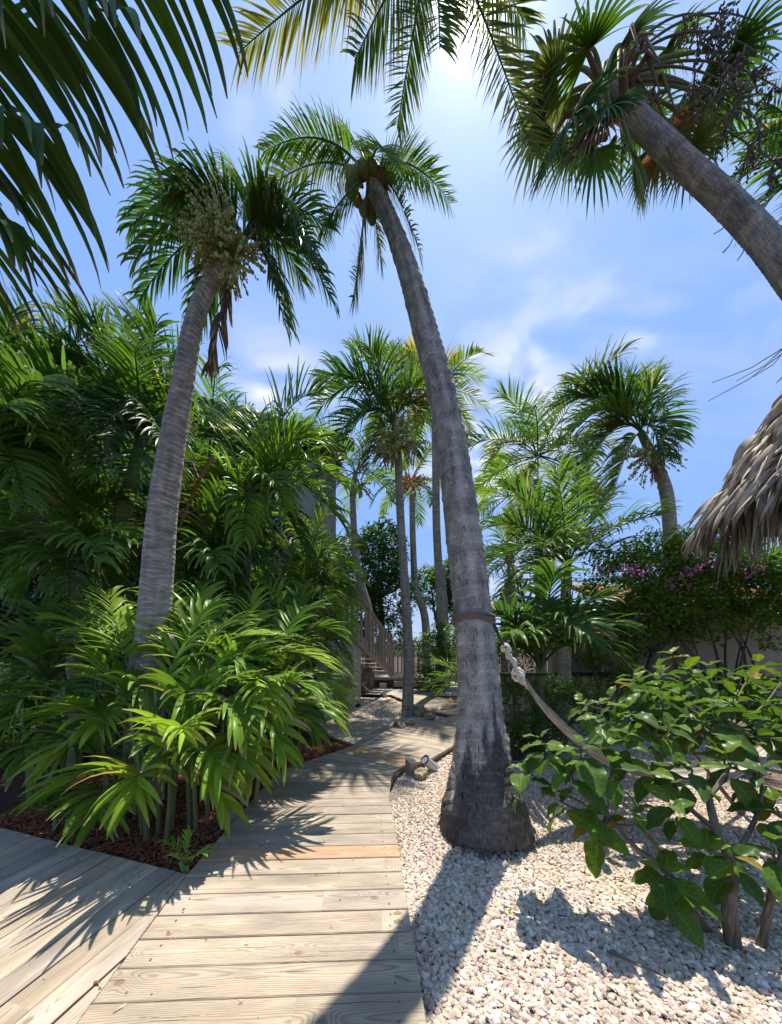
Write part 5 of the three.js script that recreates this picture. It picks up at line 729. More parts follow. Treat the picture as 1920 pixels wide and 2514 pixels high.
// ---------------------------------------------------------------- bougainvillea over the wall
{
  const b = W(1600, 1790, 6.0); b.y = -0.09; const t = thing('bougainvillea', 'sprawling bougainvillea with magenta flowers piled over the garden wall', 'flowering hedge', b), raw = new Raw(), r = rng(73);
  limb(raw, [b, W(1598, 1680, 6.0), W(1612, 1600, 6.0)], 0.15, 0.11, [0.24, 0.21, 0.18], 12); const hub = W(1612, 1600, 6.0);
  const stemB = W(1800, 1770, 5.7); for (const [x, y, d] of [[1500, 1450, 5.8], [1560, 1400, 6.2], [1700, 1420, 6.0]]) limb(raw, [hub, hub.clone().lerp(W(x, y, d), 0.5).add(V(0.1, -0.1, 0.1)), W(x, y, d)], 0.05, 0.015, BARK, 6);
  for (const [x, y, d] of [[1790, 1600, 5.9], [1700, 1640, 5.8], [1850, 1540, 5.9], [1680, 1580, 6.0], [1920, 1700, 5.6], [1900, 1640, 5.7], [1760, 1480, 6.1], [1640, 1610, 5.9]]) for (let k = 0; k < 3; k++) limb(raw, [stemB.clone().add(V((r() - 0.5) * 0.2, -0.1, 0)), stemB.clone().lerp(W(x, y, d), 0.5).add(V((r() - 0.5) * 0.5, (r() - 0.3) * 0.4, (r() - 0.5) * 0.3)), W(x + (r() - 0.5) * 80, y + (r() - 0.5) * 60, d)], 0.035, 0.008, [0.2, 0.16, 0.12], 5);
  part('branches', raw.geo(), M.bark, t);
  const blobs = [[W(1520, 1440, 6.0), 0.75, 0.85, 0.6], [W(1620, 1400, 6.2), 0.85, 0.85, 0.6], [W(1720, 1400, 6.3), 0.9, 0.8, 0.6], [W(1820, 1420, 6.2), 0.9, 0.75, 0.6], [W(1920, 1440, 6.0), 0.9, 0.75, 0.6], [W(1590, 1500, 5.9), 0.8, 0.5, 0.5], [W(1700, 1490, 6.0), 0.85, 0.5, 0.5], [W(1790, 1380, 6.6), 0.9, 0.6, 0.5], [W(1660, 1350, 6.6), 0.7, 0.4, 0.5], [W(2020, 1450, 6.0), 0.9, 0.9, 0.6], [W(1900, 1570, 5.6), 0.22, 0.25, 0.2], [W(1640, 1545, 5.8), 0.6, 0.3, 0.35], [W(1740, 1545, 5.8), 0.6, 0.28, 0.35], [W(1850, 1520, 5.8), 0.6, 0.3, 0.35], [W(1550, 1560, 5.8), 0.4, 0.25, 0.3]];
  leafCloud(t, blobs, 47000, 0.072, [C.mid, C.fresh, C.fresh, C.mid, C.lime], 74, { gap: 0.1, mat: M.leafThin, shell: 0.35, flat: 0.8 });
  leafCloud(t, [[W(1665, 1430, 5.3), 0.3, 0.17, 0.15], [W(1570, 1398, 5.25), 0.26, 0.12, 0.15], [W(1545, 1400, 5.3), 0.28, 0.12, 0.15], [W(1720, 1390, 5.4), 0.2, 0.12, 0.15], [W(1740, 1370, 5.5), 0.2, 0.1, 0.15], [W(1580, 1515, 5.15), 0.18, 0.08, 0.1], [W(1630, 1380, 5.4), 0.15, 0.1, 0.12], [W(1690, 1400, 5.4), 0.2, 0.1, 0.15], [W(1770, 1350, 6.0), 0.2, 0.1, 0.1], [W(1480, 1400, 5.3), 0.2, 0.1, 0.1], [W(1850, 1400, 5.4), 0.25, 0.1, 0.15]], 260, 0.05, [[0.62, 0.10, 0.40], [0.68, 0.16, 0.46], [0.5, 0.06, 0.32]], 75, { name: 'blossoms', mat: M.leafThin, shell: 0.1, gap: -0.3, flat: 1 });
}
// ---------------------------------------------------------------- thatched shelter
{
  const cx = 5.98, cz = -3.25, t = thing('thatched_palapa', 'shaggy grey palm-thatch roof of a garden shelter', 'thatched shelter', V(cx, -0.1, cz)), r = rng(81);
  const raw = new Raw(); limb(raw, [V(cx, -0.1, cz), V(cx, 3, cz), V(cx, 6.3, cz)], 0.12, 0.09, BARK, 10); part('post', raw.geo(), M.bark, t);
  const cone = new THREE.ConeGeometry(1.8, 3.1, 40, 1, true); cone.translate(cx, 3.25 + 1.55, cz); const cc = new Float32Array(cone.attributes.position.count * 3).fill(0); for (let i = 0; i < cc.length; i += 3) cc.set([0.10, 0.085, 0.065], i); cone.setAttribute('color', new THREE.BufferAttribute(cc, 3)); part('underlay', cone, M.plain, t);
  for (let k = 0; k < 10; k++) { const a = k / 10 * 6.28, rr = new Raw(); limb(rr, [V(cx, 6.25, cz), V(cx + Math.cos(a) * 0.87, 4.7, cz + Math.sin(a) * 0.87), V(cx + Math.cos(a) * 1.74, 3.2, cz + Math.sin(a) * 1.74)], 0.04, 0.035, BARK, 6); part('rafter', rr.geo(), M.bark, t); }
  const TH = [[0.44, 0.38, 0.30], [0.36, 0.31, 0.25], [0.54, 0.48, 0.39], [0.28, 0.23, 0.19], [0.40, 0.34, 0.28], [0.48, 0.40, 0.30]], rest = new Raw(); let made = 0;
  const strap = (a, f, out) => {   // a dry leaf: starts on the slope at height fraction f, hangs outwards and curls
    const R = lerp(1.8, 0.12, f) + 0.04 + 0.06 * r(), y = lerp(3.25, 6.35, f) + 0.05 + 0.08 * r(), base = V(cx + Math.cos(a) * R, y, cz + Math.sin(a) * R), d = V(Math.cos(a), -1.35 + (r() - 0.5) * 0.9, Math.sin(a)).add(V((r() - 0.5) * 1.3, (r() - 0.5) * 0.6, (r() - 0.5) * 1.3)).normalize(), wide = V(-Math.sin(a), (r() - 0.5) * 0.9, Math.cos(a)); if (f < 0.14) d.y -= 0.35 * r();
    const c = TH[Math.floor(r() * TH.length)], k = 0.8 + 0.5 * r(), cA = c.map((x) => x * k); const L = 0.26 + 0.5 * r() * r() + 0.12 * r(); leaflet(out, base, d, wide, L, 0.035 + 0.12 * r() * r() + 0.015 * r(), 0.5 + 2.2 * r(), 8, cA, cA.map((x) => x * 0.85), [0.16, 0.12, 0.1], 0.2, (r() - 0.5) * 1.6, r() < 0.4, (r() - 0.5) * 4.4);
  };
  // the side towards the garden: leaf by leaf; the rest joined
  const toView = Math.atan2(0 - cz, 0 - cx);
  for (let k = 0; k < 300; k++) { const out = new Raw(), a = toView + (r() - 0.35) * 1.9, f = Math.pow(r(), 1.4) * 0.62; strap(a, f, out); part('thatch_leaf', out.geo(), M.dry, t); }
  for (let k = 0; k < 2300; k++) strap(toView + (r() - 0.4) * 2.4, Math.pow(r(), 1.5) * 0.8, rest); for (let k = 0; k < 900; k++) strap(r() * 6.28, Math.pow(r(), 1.2) * 0.95, rest);
  for (let k = 0; k < 500; k++) { const a = toView + (r() - 0.4) * 2.2, R = 1.5 + r() * 0.3, base = V(cx + Math.cos(a) * R, 3.25 + 0.1 * r(), cz + Math.sin(a) * R), c = TH[Math.floor(r() * 6)]; leaflet(rest, base, V((r() - 0.5) * 0.4, -1, (r() - 0.5) * 0.4), V(-Math.sin(a), 0, Math.cos(a)), 0.35 + 0.6 * r(), 0.025 + 0.05 * r(), 0.3, 5, c.map((x) => x * 0.8), c, c, 0.1, 0.3, false, (r() - 0.5) * 2); }
  part('thatch', rest.geo(), M.dry, t, { kind: 'stuff' });
  // stray stalks sticking out above
  for (const [x, y, x2, y2] of [[1748, 940, 1930, 850], [1738, 985, 1930, 860], [1850, 925, 1935, 850], [1808, 935, 1935, 845]]) { const q = new Raw(); tube(q, [W(x, y, 3.3), W((x + x2) / 2 + 5, (y + y2) / 2 + 8, 3.35), W(x2, y2, 3.4), V(cx - 0.3, 5.9, cz)], [0.003, 0.005, 0.006, 0.008], 4, [0.12, 0.1, 0.09]); part('stalk', q.geo(), M.plain, t); }
}
// ---------------------------------------------------------------- rope and hammock
{
  const curve = new THREE.CatmullRomCurve3(HAM, false, 'centripetal'); let t0 = 0.1; for (let k = 0; k < 400; k++) { const p = curve.getPointAt(k / 400); if (HORIZON - (p.y - EYE) / -p.z * F < 1518) { t0 = k / 400; break; } }
  const c = curve.getPointAt(t0), tan = curve.getTangentAt(t0), u = V(1, 0, 0).addScaledVector(tan, -tan.x).normalize(), w = tan.clone().cross(u);
  const h = thing('rope', 'dark twisted rope wound twice round the thick coconut trunk', 'rope', c.clone()), ropeM = new THREE.MeshStandardMaterial({ vertexColors: true, roughness: 0.95 });
  for (let coil = 0; coil < 3; coil++) for (let s = 0; s < 3; s++) { const raw = new Raw(), pts = [], R0 = 0.184; for (let k = 0; k <= 260; k++) { const a = k / 260 * 6.283, tw = a * 22 + s * 2.094, rr = R0 + 0.012 + Math.cos(tw) * 0.0078; pts.push(c.clone().addScaledVector(u, Math.cos(a) * rr).addScaledVector(w, Math.sin(a) * rr).addScaledVector(tan, (coil - 1) * 0.026 + Math.sin(tw) * 0.0078 - 0.05 * Math.max(0, Math.cos(a)) + 0.012 * Math.sin(a * 2 + coil))); } tube(raw, pts, 0.0078, 6, [0.2, 0.15, 0.12]); part('strand', raw.geo(), ropeM, h); }
  const k0 = W(1213, 1540, 3.0), k1 = W(1242, 1592, 3.02), k2 = W(1260, 1625, 3.04), k3 = W(1277, 1668, 3.06);
  const g = new Raw(); for (let s = 0; s < 4; s++) tube(g, [k0.clone().add(V(0.012 * (s - 1.5), 0, 0.01)), k0.clone().lerp(k1, 0.5).add(V(0.014 * Math.sin(s * 2), 0, 0.012 * Math.cos(s * 2))), k1], 0.008, 5, [0.09, 0.075, 0.065]); part('tail', g.geo(), ropeM, h);
  const kn = new Raw(), rr = rng(4); for (let k = 0; k < 9; k++) tube(kn, Array.from({ length: 13 }, (_, i) => { const a = i / 12 * 6.283; return k0.clone().add(V(0.022 * Math.cos(a + k), 0.018 * Math.sin(a) + (k - 4) * 0.003, 0.022 * Math.sin(a + k * 0.7))); }), 0.007, 5, [0.08, 0.06, 0.05], false); part('knot', kn.geo(), ropeM, h);
  const cr = [0.82, 0.75, 0.66], m = thing('hammock', 'cream cotton hammock gathered to a knotted rope', 'hammock', k2.clone()), cloth = new THREE.MeshStandardMaterial({ vertexColors: true, roughness: 0.95, side: DS, map: fibreTex });
  const knots = new Raw(); for (const [p, n, R] of [[k1, 6, 0.03], [k1.clone().lerp(k2, 0.6), 5, 0.027], [k2, 4, 0.02], [k3.clone().lerp(k2, 0.3), 9, 0.035], [k3, 8, 0.035]]) for (let k = 0; k < n; k++) { const o = V(rr() - 0.5, rr() - 0.5, rr() - 0.5).multiplyScalar(R * 1.6), e = rr() * 3; tube(knots, Array.from({ length: 15 }, (_, i) => { const a = i / 14 * 6.283; return p.clone().add(o).add(V(R * 0.75 * Math.cos(a + e), R * Math.sin(a), R * 0.75 * Math.sin(a + e * 2))); }), 0.0085, 6, cr, false); }
  for (let s = 0; s < 3; s++) tube(knots, [k1, k2.clone().add(V(0.01 * s - 0.01, 0, 0.01 * s)), k3, W(1295, 1690, 3.07)], 0.009, 6, cr); part('knotted_cord', knots.geo(), ropeM, m);
  const body = new Raw(), NU = 70, NV = 44, g0 = W(1284, 1668, 3.06), g1 = W(1312, 1715, 3.06), g2 = W(1380, 1795, 3.03), g3 = W(1500, 1880, 2.95), g4 = W(1750, 1915, 2.85), g5 = W(2100, 1640, 2.8), path = new THREE.CatmullRomCurve3([g0, g1, g2, g3, g4, g5], false, 'centripetal');
  for (let i = 0; i <= NU; i++) { const f = i / NU, p = path.getPoint(f), tg = path.getTangent(f), across = tg.clone().cross(UP).normalize(), upv = across.clone().cross(tg).normalize(), wd = lerp(0.032, 0.2, sstep(0.02, 0.7, f)) * lerp(1, 0.25, sstep(0.75, 1, f)); for (let j = 0; j <= NV; j++) { const a = lerp(-1.35, 1.35, j / NV), pleat = (0.022 * lerp(1, 0.35, f)) * Math.sin(j * 1.9 + noise(j * 0.6, f * 2) * 4), rad = wd + pleat * (0.4 + wd); const stripe = Math.abs(j - 6) < 0.6 || Math.abs(j - 38) < 0.6; const q = p.clone().addScaledVector(across, Math.sin(a) * rad).addScaledVector(upv, (1 - Math.cos(a)) * rad * 0.75 + 0.01 * noise(f * 9, j * 0.3)); body.v(q, stripe ? [0.16, 0.11, 0.09] : cr.map((x) => x * (0.92 + 0.1 * noise(j * 1.3, f * 3))), j * 0.02, f * 2); } }
  for (let i = 0; i < NU; i++) for (let j = 0; j < NV; j++) { const a = i * (NV + 1) + j; body.quad(a, a + 1, a + NV + 2, a + NV + 1); } part('cloth', body.geo(), cloth, m);
  const far = new Raw(); tube(far, [g5, W(2200, 1560, 2.8), V(4.75, 1.75, -2.75)], 0.01, 6, cr); part('cord', far.geo(), ropeM, m);
  // light cord round the far lean trunk
  const fc = W(1083, 1580, 10.9), fr = new Raw(); for (let k = 0; k < 2; k++) tube(fr, Array.from({ length: 25 }, (_, i) => { const a = i / 24 * 6.283; return fc.clone().add(V(Math.cos(a) * 0.175, k * 0.05 + 0.08 * Math.cos(a), Math.sin(a) * 0.175)); }), 0.012, 5, [0.55, 0.46, 0.4], false); tube(fr, [fc.clone().add(V(0.17, 0.05, 0.05)), W(1098, 1620, 10.6), W(1120, 1650, 10.2)], 0.02, 5, [0.55, 0.46, 0.4]); part('cord', fr.geo(), ropeM, thing('tied_rope', 'pale cord tied round the lean palm beside the dark hedge', 'cord', fc));
}
// ---------------------------------------------------------------- the large-leaved bush beside the gravel
{
  const leafMap = texture(256, 256, (u, v) => { const x = Math.abs(u - 0.5) * 2, mid = Math.exp(-Math.pow(x / 0.035, 2)), ph = (v * 9 - x * 1.5) % 1, side = Math.exp(-Math.pow((ph < 0 ? ph + 1 : ph) - 0.5, 2) / 0.0035) * (1 - x * 0.7), n = fbm(u * 10, v * 10, 3, 3) * 0.3; const spot = sstep(0.34, 0.5, fbm(u * 6 + 3, v * 6, 8, 3) + 0.1), k = 0.7 + n; return [clamp(k + 0.34 * mid + 0.24 * side + 0.1 * spot, 0, 1), clamp(k + 0.3 * mid + 0.2 * side - 0.2 * spot, 0, 1), clamp(k + 0.3 * mid + 0.2 * side, 0, 1)]; }, true);
  const mk = (c) => new THREE.MeshPhysicalMaterial({ map: leafMap, color: new THREE.Color().setRGB(...c), roughness: 0.95, transmission: 0.5, thickness: 0, clearcoat: 0.35, clearcoatRoughness: 0.32, side: DS, specularIntensity: 0.25 });
  const mats = [mk([0.21, 0.40, 0.025]), mk([0.16, 0.33, 0.025]), mk([0.12, 0.26, 0.028]), mk([0.29, 0.46, 0.03]), mk([0.46, 0.35, 0.03])];
  const geos = Array.from({ length: 6 }, (_, k) => {   // unit leaf along +x, upper side +y
    const raw = new Raw(), r = rng(900 + k), NU = 12, NV = 6, bend = 0.25 + 0.5 * r(), fold = 0.18 + 0.25 * r(), tw = (r() - 0.5) * 0.5, wv = 0.02 + 0.02 * r();
    for (let i = 0; i <= NU; i++) { const s = i / NU, wd = 0.27 * Math.pow(Math.sin(Math.PI * Math.pow(s * 0.97 + 0.012, 0.85)), 0.8); for (let j = 0; j <= NV; j++) { const q = j / NV * 2 - 1, vein = Math.sin((s * 9 - Math.abs(q) * 1.5) * 6.283), x = s * (1 - 0.12 * bend * s), y = -bend * s * s * 0.5 + fold * Math.abs(q) * wd + wv * 0.35 * vein * (1 - Math.abs(q) * 0.3) * Math.sin(s * 3.14) + wv * Math.sin(s * 14 + q * 2 + k) * Math.abs(q) + tw * q * wd * s; raw.v(V(x, y, q * wd), [1, 1, 1], j / NV, s); } }
    for (let i = 0; i < NU; i++) for (let j = 0; j < NV; j++) { const a = i * (NV + 1) + j; raw.quad(a, a + 1, a + NV + 2, a + NV + 1); } return raw.geo();
  });
  const noni = (label, b, stems, thick, heads, seed, scale) => {
  const t = thing('large_leaved_bush', label, 'bush', b), r = rng(seed), NB = [0.25, 0.19, 0.13];
  stems.forEach((p, k) => { const raw = new Raw(); limb(raw, p, thick[k], thick[k] * 0.5, NB, 10); part('stem', raw.geo(), M.bark, t); });
  const all = stems.flatMap((p) => { const c = new THREE.CatmullRomCurve3(p); return [0.35, 0.5, 0.65, 0.8, 0.92, 1].map((f) => c.getPoint(f)); }); let made = 0;
  const q1 = new THREE.Quaternion(), e = new THREE.Matrix4();
  heads.forEach(([px, py, d], hI) => {
    const h = W(px, py, d); let from = all[0]; for (const p of all) if (p.distanceTo(h) < from.distanceTo(h) && p.y < h.y + 0.1) from = p;
    const axis = h.clone().sub(from).normalize().lerp(UP, 0.55).normalize(), raw = new Raw(), mid = from.clone().lerp(h, 0.55).add(V((r() - 0.5) * 0.08, -0.03, (r() - 0.5) * 0.06)); limb(raw, [from, mid, h], 0.009, 0.005, mix(NB, [0.14, 0.2, 0.05], 0.3), 6); part('twig', raw.geo(), M.bark, t);
    const s1 = axis.clone().cross(V(0.3, 0.1, 1)).normalize(), s2 = axis.clone().cross(s1).normalize(), spin = r() * 3.14, pairs = 3 + (r() < 0.45 ? 1 : 0);
    for (let k = 0; k < pairs; k++) for (const sd of [0, 1]) {
      const a = spin + k * 1.5708 + sd * 3.1416 + (r() - 0.5) * 0.4, out = s1.clone().multiplyScalar(Math.cos(a)).addScaledVector(s2, Math.sin(a)), lift = [0.75, 0.2, -0.15, -0.45][k] + (r() - 0.5) * 0.4, dir = out.clone().addScaledVector(axis, lift).add(V(0, -0.12 * k, 0)).normalize(), size = scale * [0.13, 0.19, 0.235, 0.215][k] * (0.6 + 0.65 * r()), base = h.clone().addScaledVector(axis, [0.02, -0.02, -0.07, -0.12][k]);
      let up = axis.clone().addScaledVector(dir, -axis.dot(dir)); if (up.lengthSq() < 0.02) up = UP.clone().addScaledVector(dir, -dir.y); up.add(V(0, 0.25, 0)).addScaledVector(dir, -up.dot(dir)).normalize(); const right = dir.clone().cross(up).normalize(); up = right.clone().cross(dir).normalize();
      const m = shade(new THREE.Mesh(geos[Math.floor(r() * 6)], mats[r() < 0.035 ? 4 : k === 0 ? (r() < 0.5 ? 3 : 0) : Math.floor(r() * 3)])); m.name = 'leaf'; m.quaternion.setFromRotationMatrix(e.makeBasis(dir, up, right)); m.scale.set(size, size, size * (0.9 + 0.25 * r())); m.position.copy(base.addScaledVector(dir, 0.012).sub(t.position)); t.add(m); made++;
    }
  });
  };
  const b = W(1800, 2335, 1.66); b.y = -0.09;
  const stems = [[b, W(1790, 2230, 1.68), W(1795, 2120, 1.72), W(1760, 2040, 1.8), W(1740, 1960, 1.9)], [W(1735, 2330, 1.75), W(1690, 2220, 1.76), W(1640, 2140, 1.8), W(1560, 2080, 1.88), W(1490, 2000, 1.98)], [W(1868, 2330, 1.66), W(1890, 2220, 1.66), W(1920, 2100, 1.7), W(1960, 1980, 1.8)], [W(1795, 2120, 1.72), W(1830, 2060, 1.8), W(1870, 1960, 1.9), W(1860, 1860, 2.0)], [W(1760, 2040, 1.8), W(1690, 1980, 1.9), W(1640, 1900, 2.05), W(1600, 1810, 2.2)], [W(1740, 1960, 1.9), W(1790, 1880, 2.0), W(1800, 1790, 2.15)]];
  stems[1][0].y = stems[2][0].y = -0.09;
  const heads = [[1330, 1820, 2.15], [1285, 1890, 2.15], [1372, 1965, 2.05], [1425, 1830, 2.05], [1475, 1770, 2.15], [1545, 1745, 2.25], [1500, 1880, 1.95], [1455, 2030, 1.95], [1560, 1990, 1.92], [1620, 1700, 2.4], [1690, 1650, 2.6], [1745, 1670, 2.65], [1555, 1665, 2.8], [1640, 1790, 2.1], [1720, 1770, 2.2], [1800, 1710, 2.4], [1880, 1730, 2.3], [1850, 1810, 2.1], [1780, 1860, 2.0], [1700, 1890, 1.9], [1650, 1980, 1.82], [1600, 1900, 1.98], [1625, 2140, 1.76], [1640, 2205, 1.7], [1740, 2090, 1.72], [1805, 2110, 1.66], [1860, 1900, 1.95], [1905, 1980, 1.8], [1900, 2080, 1.72], [1950, 1810, 2.1], [1990, 1720, 2.3], [2040, 1900, 2.0], [1840, 1660, 2.8], [1920, 1670, 2.7], [1530, 1820, 2.1], [1590, 1770, 2.3], [1390, 1890, 2.0], [1680, 1730, 2.4], [1560, 1700, 2.6], [1750, 1745, 2.3], [1830, 1760, 2.25], [1905, 1770, 2.2], [1640, 1690, 2.6]];
  noni('bush with big glossy veined leaves on bare forked stems in the gravel', b, stems, [0.036, 0.02, 0.022, 0.015, 0.016, 0.014], heads, 91, 1);
  const b2 = V(3.3, -0.09, -2.95), tops = [W(1640, 1760, 2.9), W(1760, 1730, 3.0), W(1860, 1720, 3.0)];
  noni('second big-leaved bush behind the hammock, before the garden wall', b2, tops.map((p) => [b2.clone(), b2.clone().lerp(p, 0.5).add(V(0.05, -0.08, 0)), p]), [0.02, 0.02, 0.02], [[1560, 1680, 2.9], [1620, 1650, 3.0], [1680, 1690, 2.8], [1740, 1640, 3.1], [1800, 1660, 3.0], [1860, 1630, 3.1], [1920, 1650, 3.0], [1980, 1640, 3.1], [1600, 1730, 2.8], [1700, 1740, 2.7], [1780, 1720, 2.8], [1850, 1710, 2.8], [1910, 1720, 2.7], [1500, 1720, 2.8], [1650, 1610, 3.2], [1540, 1760, 2.7], [1430, 1730, 2.8], [1960, 1720, 2.7], [1640, 1790, 2.6], [1740, 1800, 2.5], [1830, 1790, 2.5], [1900, 1800, 2.5]], 92, 0.95);
}
// ---------------------------------------------------------------- rocks, post lamps, stump, litter
function rockGeo(c, sx, sy, sz, seed, col, rough = 0.3, flatten = 1) { const g = new THREE.IcosahedronGeometry(1, 4), p = g.attributes.position, cols = []; for (let i = 0; i < p.count; i++) { const v = V(p.getX(i), p.getY(i), p.getZ(i)); const f = 1 + rough * noise(v.x * 1.1 + seed, v.y * 1.1, v.z * 1.1) * 1.6 + rough * 0.3 * noise(v.x * 4 + seed, v.y * 4, v.z * 4) + rough * 0.12 * noise(v.x * 11, v.y * 11 + seed, v.z * 11); const q = V(clamp(v.x * f, -0.92, 0.92), clamp(v.y * f, -0.85, 0.8 * flatten), clamp(v.z * f, -0.9, 0.9)); p.setXYZ(i, q.x * sx, q.y * sy, q.z * sz); const k = 0.85 + 0.5 * noise(v.x * 3 + seed, v.y * 3, v.z * 3) + 0.25 * noise(v.x * 14, v.y * 14, v.z * 14 + seed); cols.push(col[0] * k, col[1] * k, col[2] * k); } g.setAttribute('color', new THREE.Float32BufferAttribute(cols, 3)); g.computeVertexNormals(); g.rotateY(seed); g.translate(c.x, c.y, c.z); return g; }
const onGround = (px, py, y = GRAVEL_Y) => { const d = (EYE - y) * F / (py - HORIZON); return V((px - 960) / F * d, y, -d); };
{
  const tan = [0.56, 0.44, 0.27];
  const p1 = onGround(1033, 1908); single('rock', 'pale tan flat rock beside the leaning lamp at the boardwalk bend', 'rock', rockGeo(p1.clone().add(V(0, 0.05, 0)), 0.12, 0.06, 0.085, 1.3, tan, 0.3, 0.7), M.stucco, p1);
  const p2 = onGround(1040, 1760); single('rock', 'large yellowish boulder on the gravel island beside the palm', 'rock', rockGeo(p2.clone().add(V(-0.1, 0.11, -0.1)), 0.19, 0.17, 0.17, 2.1, tan, 0.35), M.stucco, p2);
  const p3 = onGround(1058, 1766); single('rock', 'low yellowish rock in front of the island boulder', 'rock', rockGeo(p3.clone().add(V(-0.02, 0.06, 0)), 0.15, 0.09, 0.12, 4.4, tan, 0.35), M.stucco, p3);
  const p4 = onGround(1002, 1784); single('rock', 'brown rock behind the white post lamp on the island point', 'rock', rockGeo(p4.clone().add(V(0.04, 0.05, 0)), 0.13, 0.07, 0.1, 5.2, [0.4, 0.29, 0.17], 0.35), M.stucco, p4);
  const p5 = onGround(973, 1783); single('rock', 'small brown rock tucked beside the white post lamp', 'rock', rockGeo(p5.clone().add(V(0, 0.04, 0)), 0.06, 0.055, 0.06, 6.2, [0.42, 0.31, 0.18], 0.35), M.stucco, p5);
  const p6 = onGround(870, 1735); single('rock', 'flat black slab lying on the gravel island', 'rock', rockGeo(p6.clone().add(V(0, 0.05, 0)), 0.2, 0.08, 0.16, 7.7, [0.035, 0.032, 0.03], 0.2, 0.6), M.stucco, p6);
  // rough timber post cut with a slanted top
  const post = (label, b, hx, h, hz, turn, col, lean = 0, slant = 0.3) => { const t = thing('post_lamp', label, 'post lamp', b), ax = V(Math.cos(turn), 0, -Math.sin(turn)), az = V(Math.sin(turn), 0, Math.cos(turn)), up = UP.clone().addScaledVector(ax, lean).normalize(), raw = new Raw(), P = (x, y, z) => b.clone().addScaledVector(ax, x).addScaledVector(up, y).addScaledVector(az, z); const B = [[-hx, 0, -hz], [hx, 0, -hz], [hx, 0, hz], [-hx, 0, hz]].map((q) => P(q[0], -0.03, q[2])), T = [[-hx, -hz], [hx, -hz], [hx, hz], [-hx, hz]].map(([x, z]) => P(x, h - (z + hz) * slant - (x + hx) * slant * 0.4, z)); const f = (a) => { const i = a.map((p, k) => raw.v(p, col, [0, 0.1, 0.1, 0][k], [0, 0, 0.15, 0.15][k])); raw.quad(...i); }; for (let k = 0; k < 4; k++) { const n = (k + 1) % 4; f([B[k], T[k], T[n], B[n]]); } f([T[0], T[3], T[2], T[1]]); part('post', raw.geo(), M.plank, t); const cap = new Raw(), c = T.reduce((s, p) => s.add(p), V(0, 0, 0)).multiplyScalar(0.25), n = T[1].clone().sub(T[0]).cross(T[3].clone().sub(T[0])).normalize(); if (n.y < 0) n.negate(); const q = T.map((p) => cap.v(c.clone().lerp(p, 0.72).addScaledVector(n, 0.004), [0.12, 0.12, 0.13])); cap.quad(q[0], q[3], q[2], q[1]); part('panel', cap.geo(), M.plain, t); return t; };
  post('grey timber post lamp with slanted top at the boardwalk bend', onGround(1010, 1900), 0.055, 0.2, 0.055, 0.5, [0.85, 0.85, 0.86]);
  post('white post lamp standing at the point of the gravel island', onGround(986, 1796), 0.06, 0.17, 0.06, 0.2, [1.25, 1.28, 1.3]);
  post('short white post lamp at the concrete edge by the stairs', onGround(945, 1712), 0.05, 0.24, 0.05, 0.1, [1.3, 1.32, 1.3], 0, 0.05);
  { const c = onGround(1055, 1893), t = thing('spot_lamp', 'grey tubular garden lamp tipped over beside the flat rock', 'lamp', c), g = new THREE.CylinderGeometry(0.055, 0.06, 0.2, 20, 1, false); g.rotateZ(0.85); g.rotateY(0.5); g.translate(c.x, c.y + 0.09, c.z); part('housing', g, new THREE.MeshStandardMaterial({ color: new THREE.Color().setRGB(0.42, 0.43, 0.44), roughness: 0.5, metalness: 0.3 }), t); const r = new THREE.TorusGeometry(0.058, 0.009, 8, 24); r.rotateX(Math.PI / 2); r.translate(0, 0.1, 0); r.rotateZ(0.85); r.rotateY(0.5); r.translate(c.x, c.y + 0.09, c.z); part('rim', r, new THREE.MeshStandardMaterial({ color: 0x222222, roughness: 0.6 }), t); }
  { const b = onGround(568, 2022, -0.075), raw = new Raw(); const g = rockGeo(b.clone().add(V(0, 0.055, 0)), 0.075, 0.11, 0.065, 3.3, [0.38, 0.36, 0.33], 0.16, 0.9); single('stone_block', 'grey stone block standing in the mulch against the planks', 'stone', g, M.stucco, b); }
  { // weathered stump by the shrub
    const b = onGround(868, 1705), t = thing('tree_stump', 'knotty weathered driftwood stump at the edge of the gravel island', 'stump', b), r = rng(17), raw = new Raw(), col = [0.3, 0.23, 0.16]; limb(raw, [b, b.clone().add(V(0.05, 0.4, 0)), b.clone().add(V(-0.05, 0.75, 0)), b.clone().add(V(0.1, 1.0, 0.05))], 0.26, 0.2, col, 14); limb(raw, [b.clone().add(V(0.1, 0.45, 0)), b.clone().add(V(0.4, 0.62, 0.1)), b.clone().add(V(0.55, 0.85, 0.1))], 0.13, 0.1, col, 10); limb(raw, [b.clone().add(V(0, 0.2, 0)), b.clone().add(V(0.35, 0.15, 0.1)), b.clone().add(V(0.5, 0.02, 0.1))], 0.14, 0.08, col, 10); limb(raw, [b.clone().add(V(-0.1, 0.7, 0)), b.clone().add(V(-0.35, 0.95, 0.1)), b.clone().add(V(-0.5, 1.0, 0.1))], 0.1, 0.05, col, 8); const g = raw.geo(), p = g.attributes.position; for (let i = 0; i < p.count; i++) { const n = noise(p.getX(i) * 7, p.getY(i) * 7, p.getZ(i) * 7) * 0.09; p.setXYZ(i, p.getX(i) + n, p.getY(i), p.getZ(i) + n * 0.7); } g.computeVertexNormals(); part('wood', g, M.bark, t); }
  // fallen bits
  const bit = (name, label, cat, px, py, size, col, y, turn, group) => { const p = onGround(px, py, y), raw = new Raw(); leaflet(raw, p.clone(), V(Math.cos(turn), 0.15, Math.sin(turn)), V(-Math.sin(turn), 0.2, Math.cos(turn)), size, size * 0.42, 0.4, 5, col, col, col, 0.1, 0.35, false, 0.3); single(name, label, cat, raw.geo(), M.leafDull, p, group); };
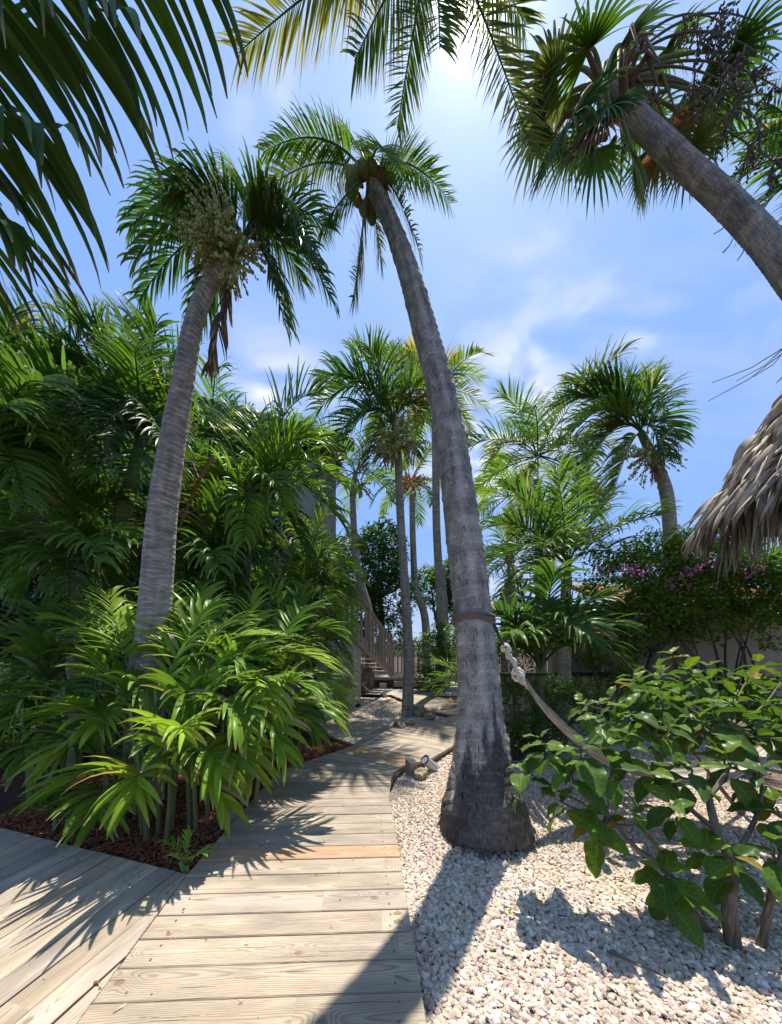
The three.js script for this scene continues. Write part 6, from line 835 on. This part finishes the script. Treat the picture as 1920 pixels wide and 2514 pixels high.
  bit('fallen_leaf', 'small yellow-green leaf lying on the gravel', 'leaf', 1252, 2233, 0.05, C.fresh, -0.055, 2.0); bit('fallen_petal', 'single magenta petal lying on the gravel', 'petal', 1368, 2245, 0.045, [0.3, 0.03, 0.26], -0.055, 0.4); bit('fallen_leaf', 'brown curled leaf on the gravel below the bush', 'leaf', 1315, 2205, 0.05, C.rust, -0.055, 1.0); bit('fallen_leaf', 'rusty leaf scrap on the angled boards', 'leaf', 232, 2408, 0.04, C.rust, 0.006, 0.3); bit('fallen_petal', 'white flower scrap on the boardwalk', 'petal', 310, 2463, 0.035, [0.6, 0.58, 0.5], 0.006, 2.2);
  { const a = onGround(968, 2395, 0.006), b = onGround(1006, 2408, 0.006), raw = new Raw(); tube(raw, [a, a.clone().lerp(b, 0.5).add(V(0, 0.004, 0)), b], 0.0022, 5, [0.14, 0.17, 0.05]); single('grass_blade', 'thin green grass stalk lying across a plank', 'grass', raw.geo(), M.plain, a); }
  { const a = onGround(1490, 2335, -0.06), b = onGround(1640, 2400, -0.06), raw = new Raw(); limb(raw, [a, a.clone().lerp(b, 0.5).add(V(0, 0.012, 0.02)), b], 0.008, 0.005, [0.2, 0.15, 0.11], 6); single('dry_twig', 'long dry twig lying on the gravel beneath the bush', 'twig', raw.geo(), M.bark, a); }
}

{ // dry leaf scraps blown over boards and pebbles
  const r = rng(121), ms = [], cs = [], q = new THREE.Quaternion(), e = new THREE.Euler();
  const put = (x, d, y, s) => { e.set((r() - 0.5) * 0.7, r() * 6.28, (r() - 0.5) * 0.7); q.setFromEuler(e); ms.push(new THREE.Matrix4().compose(V(x, y, -d), q, V(s, s, s * (0.5 + r() * 0.6)))); const c = [C.rust, C.brown, C.straw, C.olive][Math.floor(r() * 4)], k = 0.7 + r() * 0.6; cs.push(new THREE.Color().setRGB(c[0] * k, c[1] * k, c[2] * k)); };
  for (let k = 0; k < 150; k++) { const x = 0.1 + r() * 2.9, d = 1.2 + r() * 3.4; if (inside(PLAN.gravelNear, x, d)) put(x, d, GRAVEL_Y + 0.024 + r() * 0.008, 0.012 + r() * 0.022); }
  for (let k = 0; k < 46; k++) put(-1.3 + 1.3 * r(), 1.25 + r() * 3, 0.004, 0.006 + r() * 0.014);
  for (let k = 0; k < 26; k++) put(-1.42 - r() * 1.4, 1.3 + r() * 0.9, 0.005, 0.006 + r() * 0.014);
  for (let k = 0; k < 14; k++) put(-1.5 - r() * 0.8, 2.1 + r() * 0.1, -0.02, 0.02 + r() * 0.02);
  for (let k = 0; k < 60; k++) put(0.02 + 0.06 * r(), 1.25 + r() * 2.0, GRAVEL_Y + 0.03, 0.01 + r() * 0.016);
  const im = instanced('leaf_litter', smallLeaf, M.leafDull, ms, cs); im.userData.label = 'dry leaf scraps scattered over boards and pebbles'; im.userData.category = 'litter';
}
renderer.render(scene, camera);
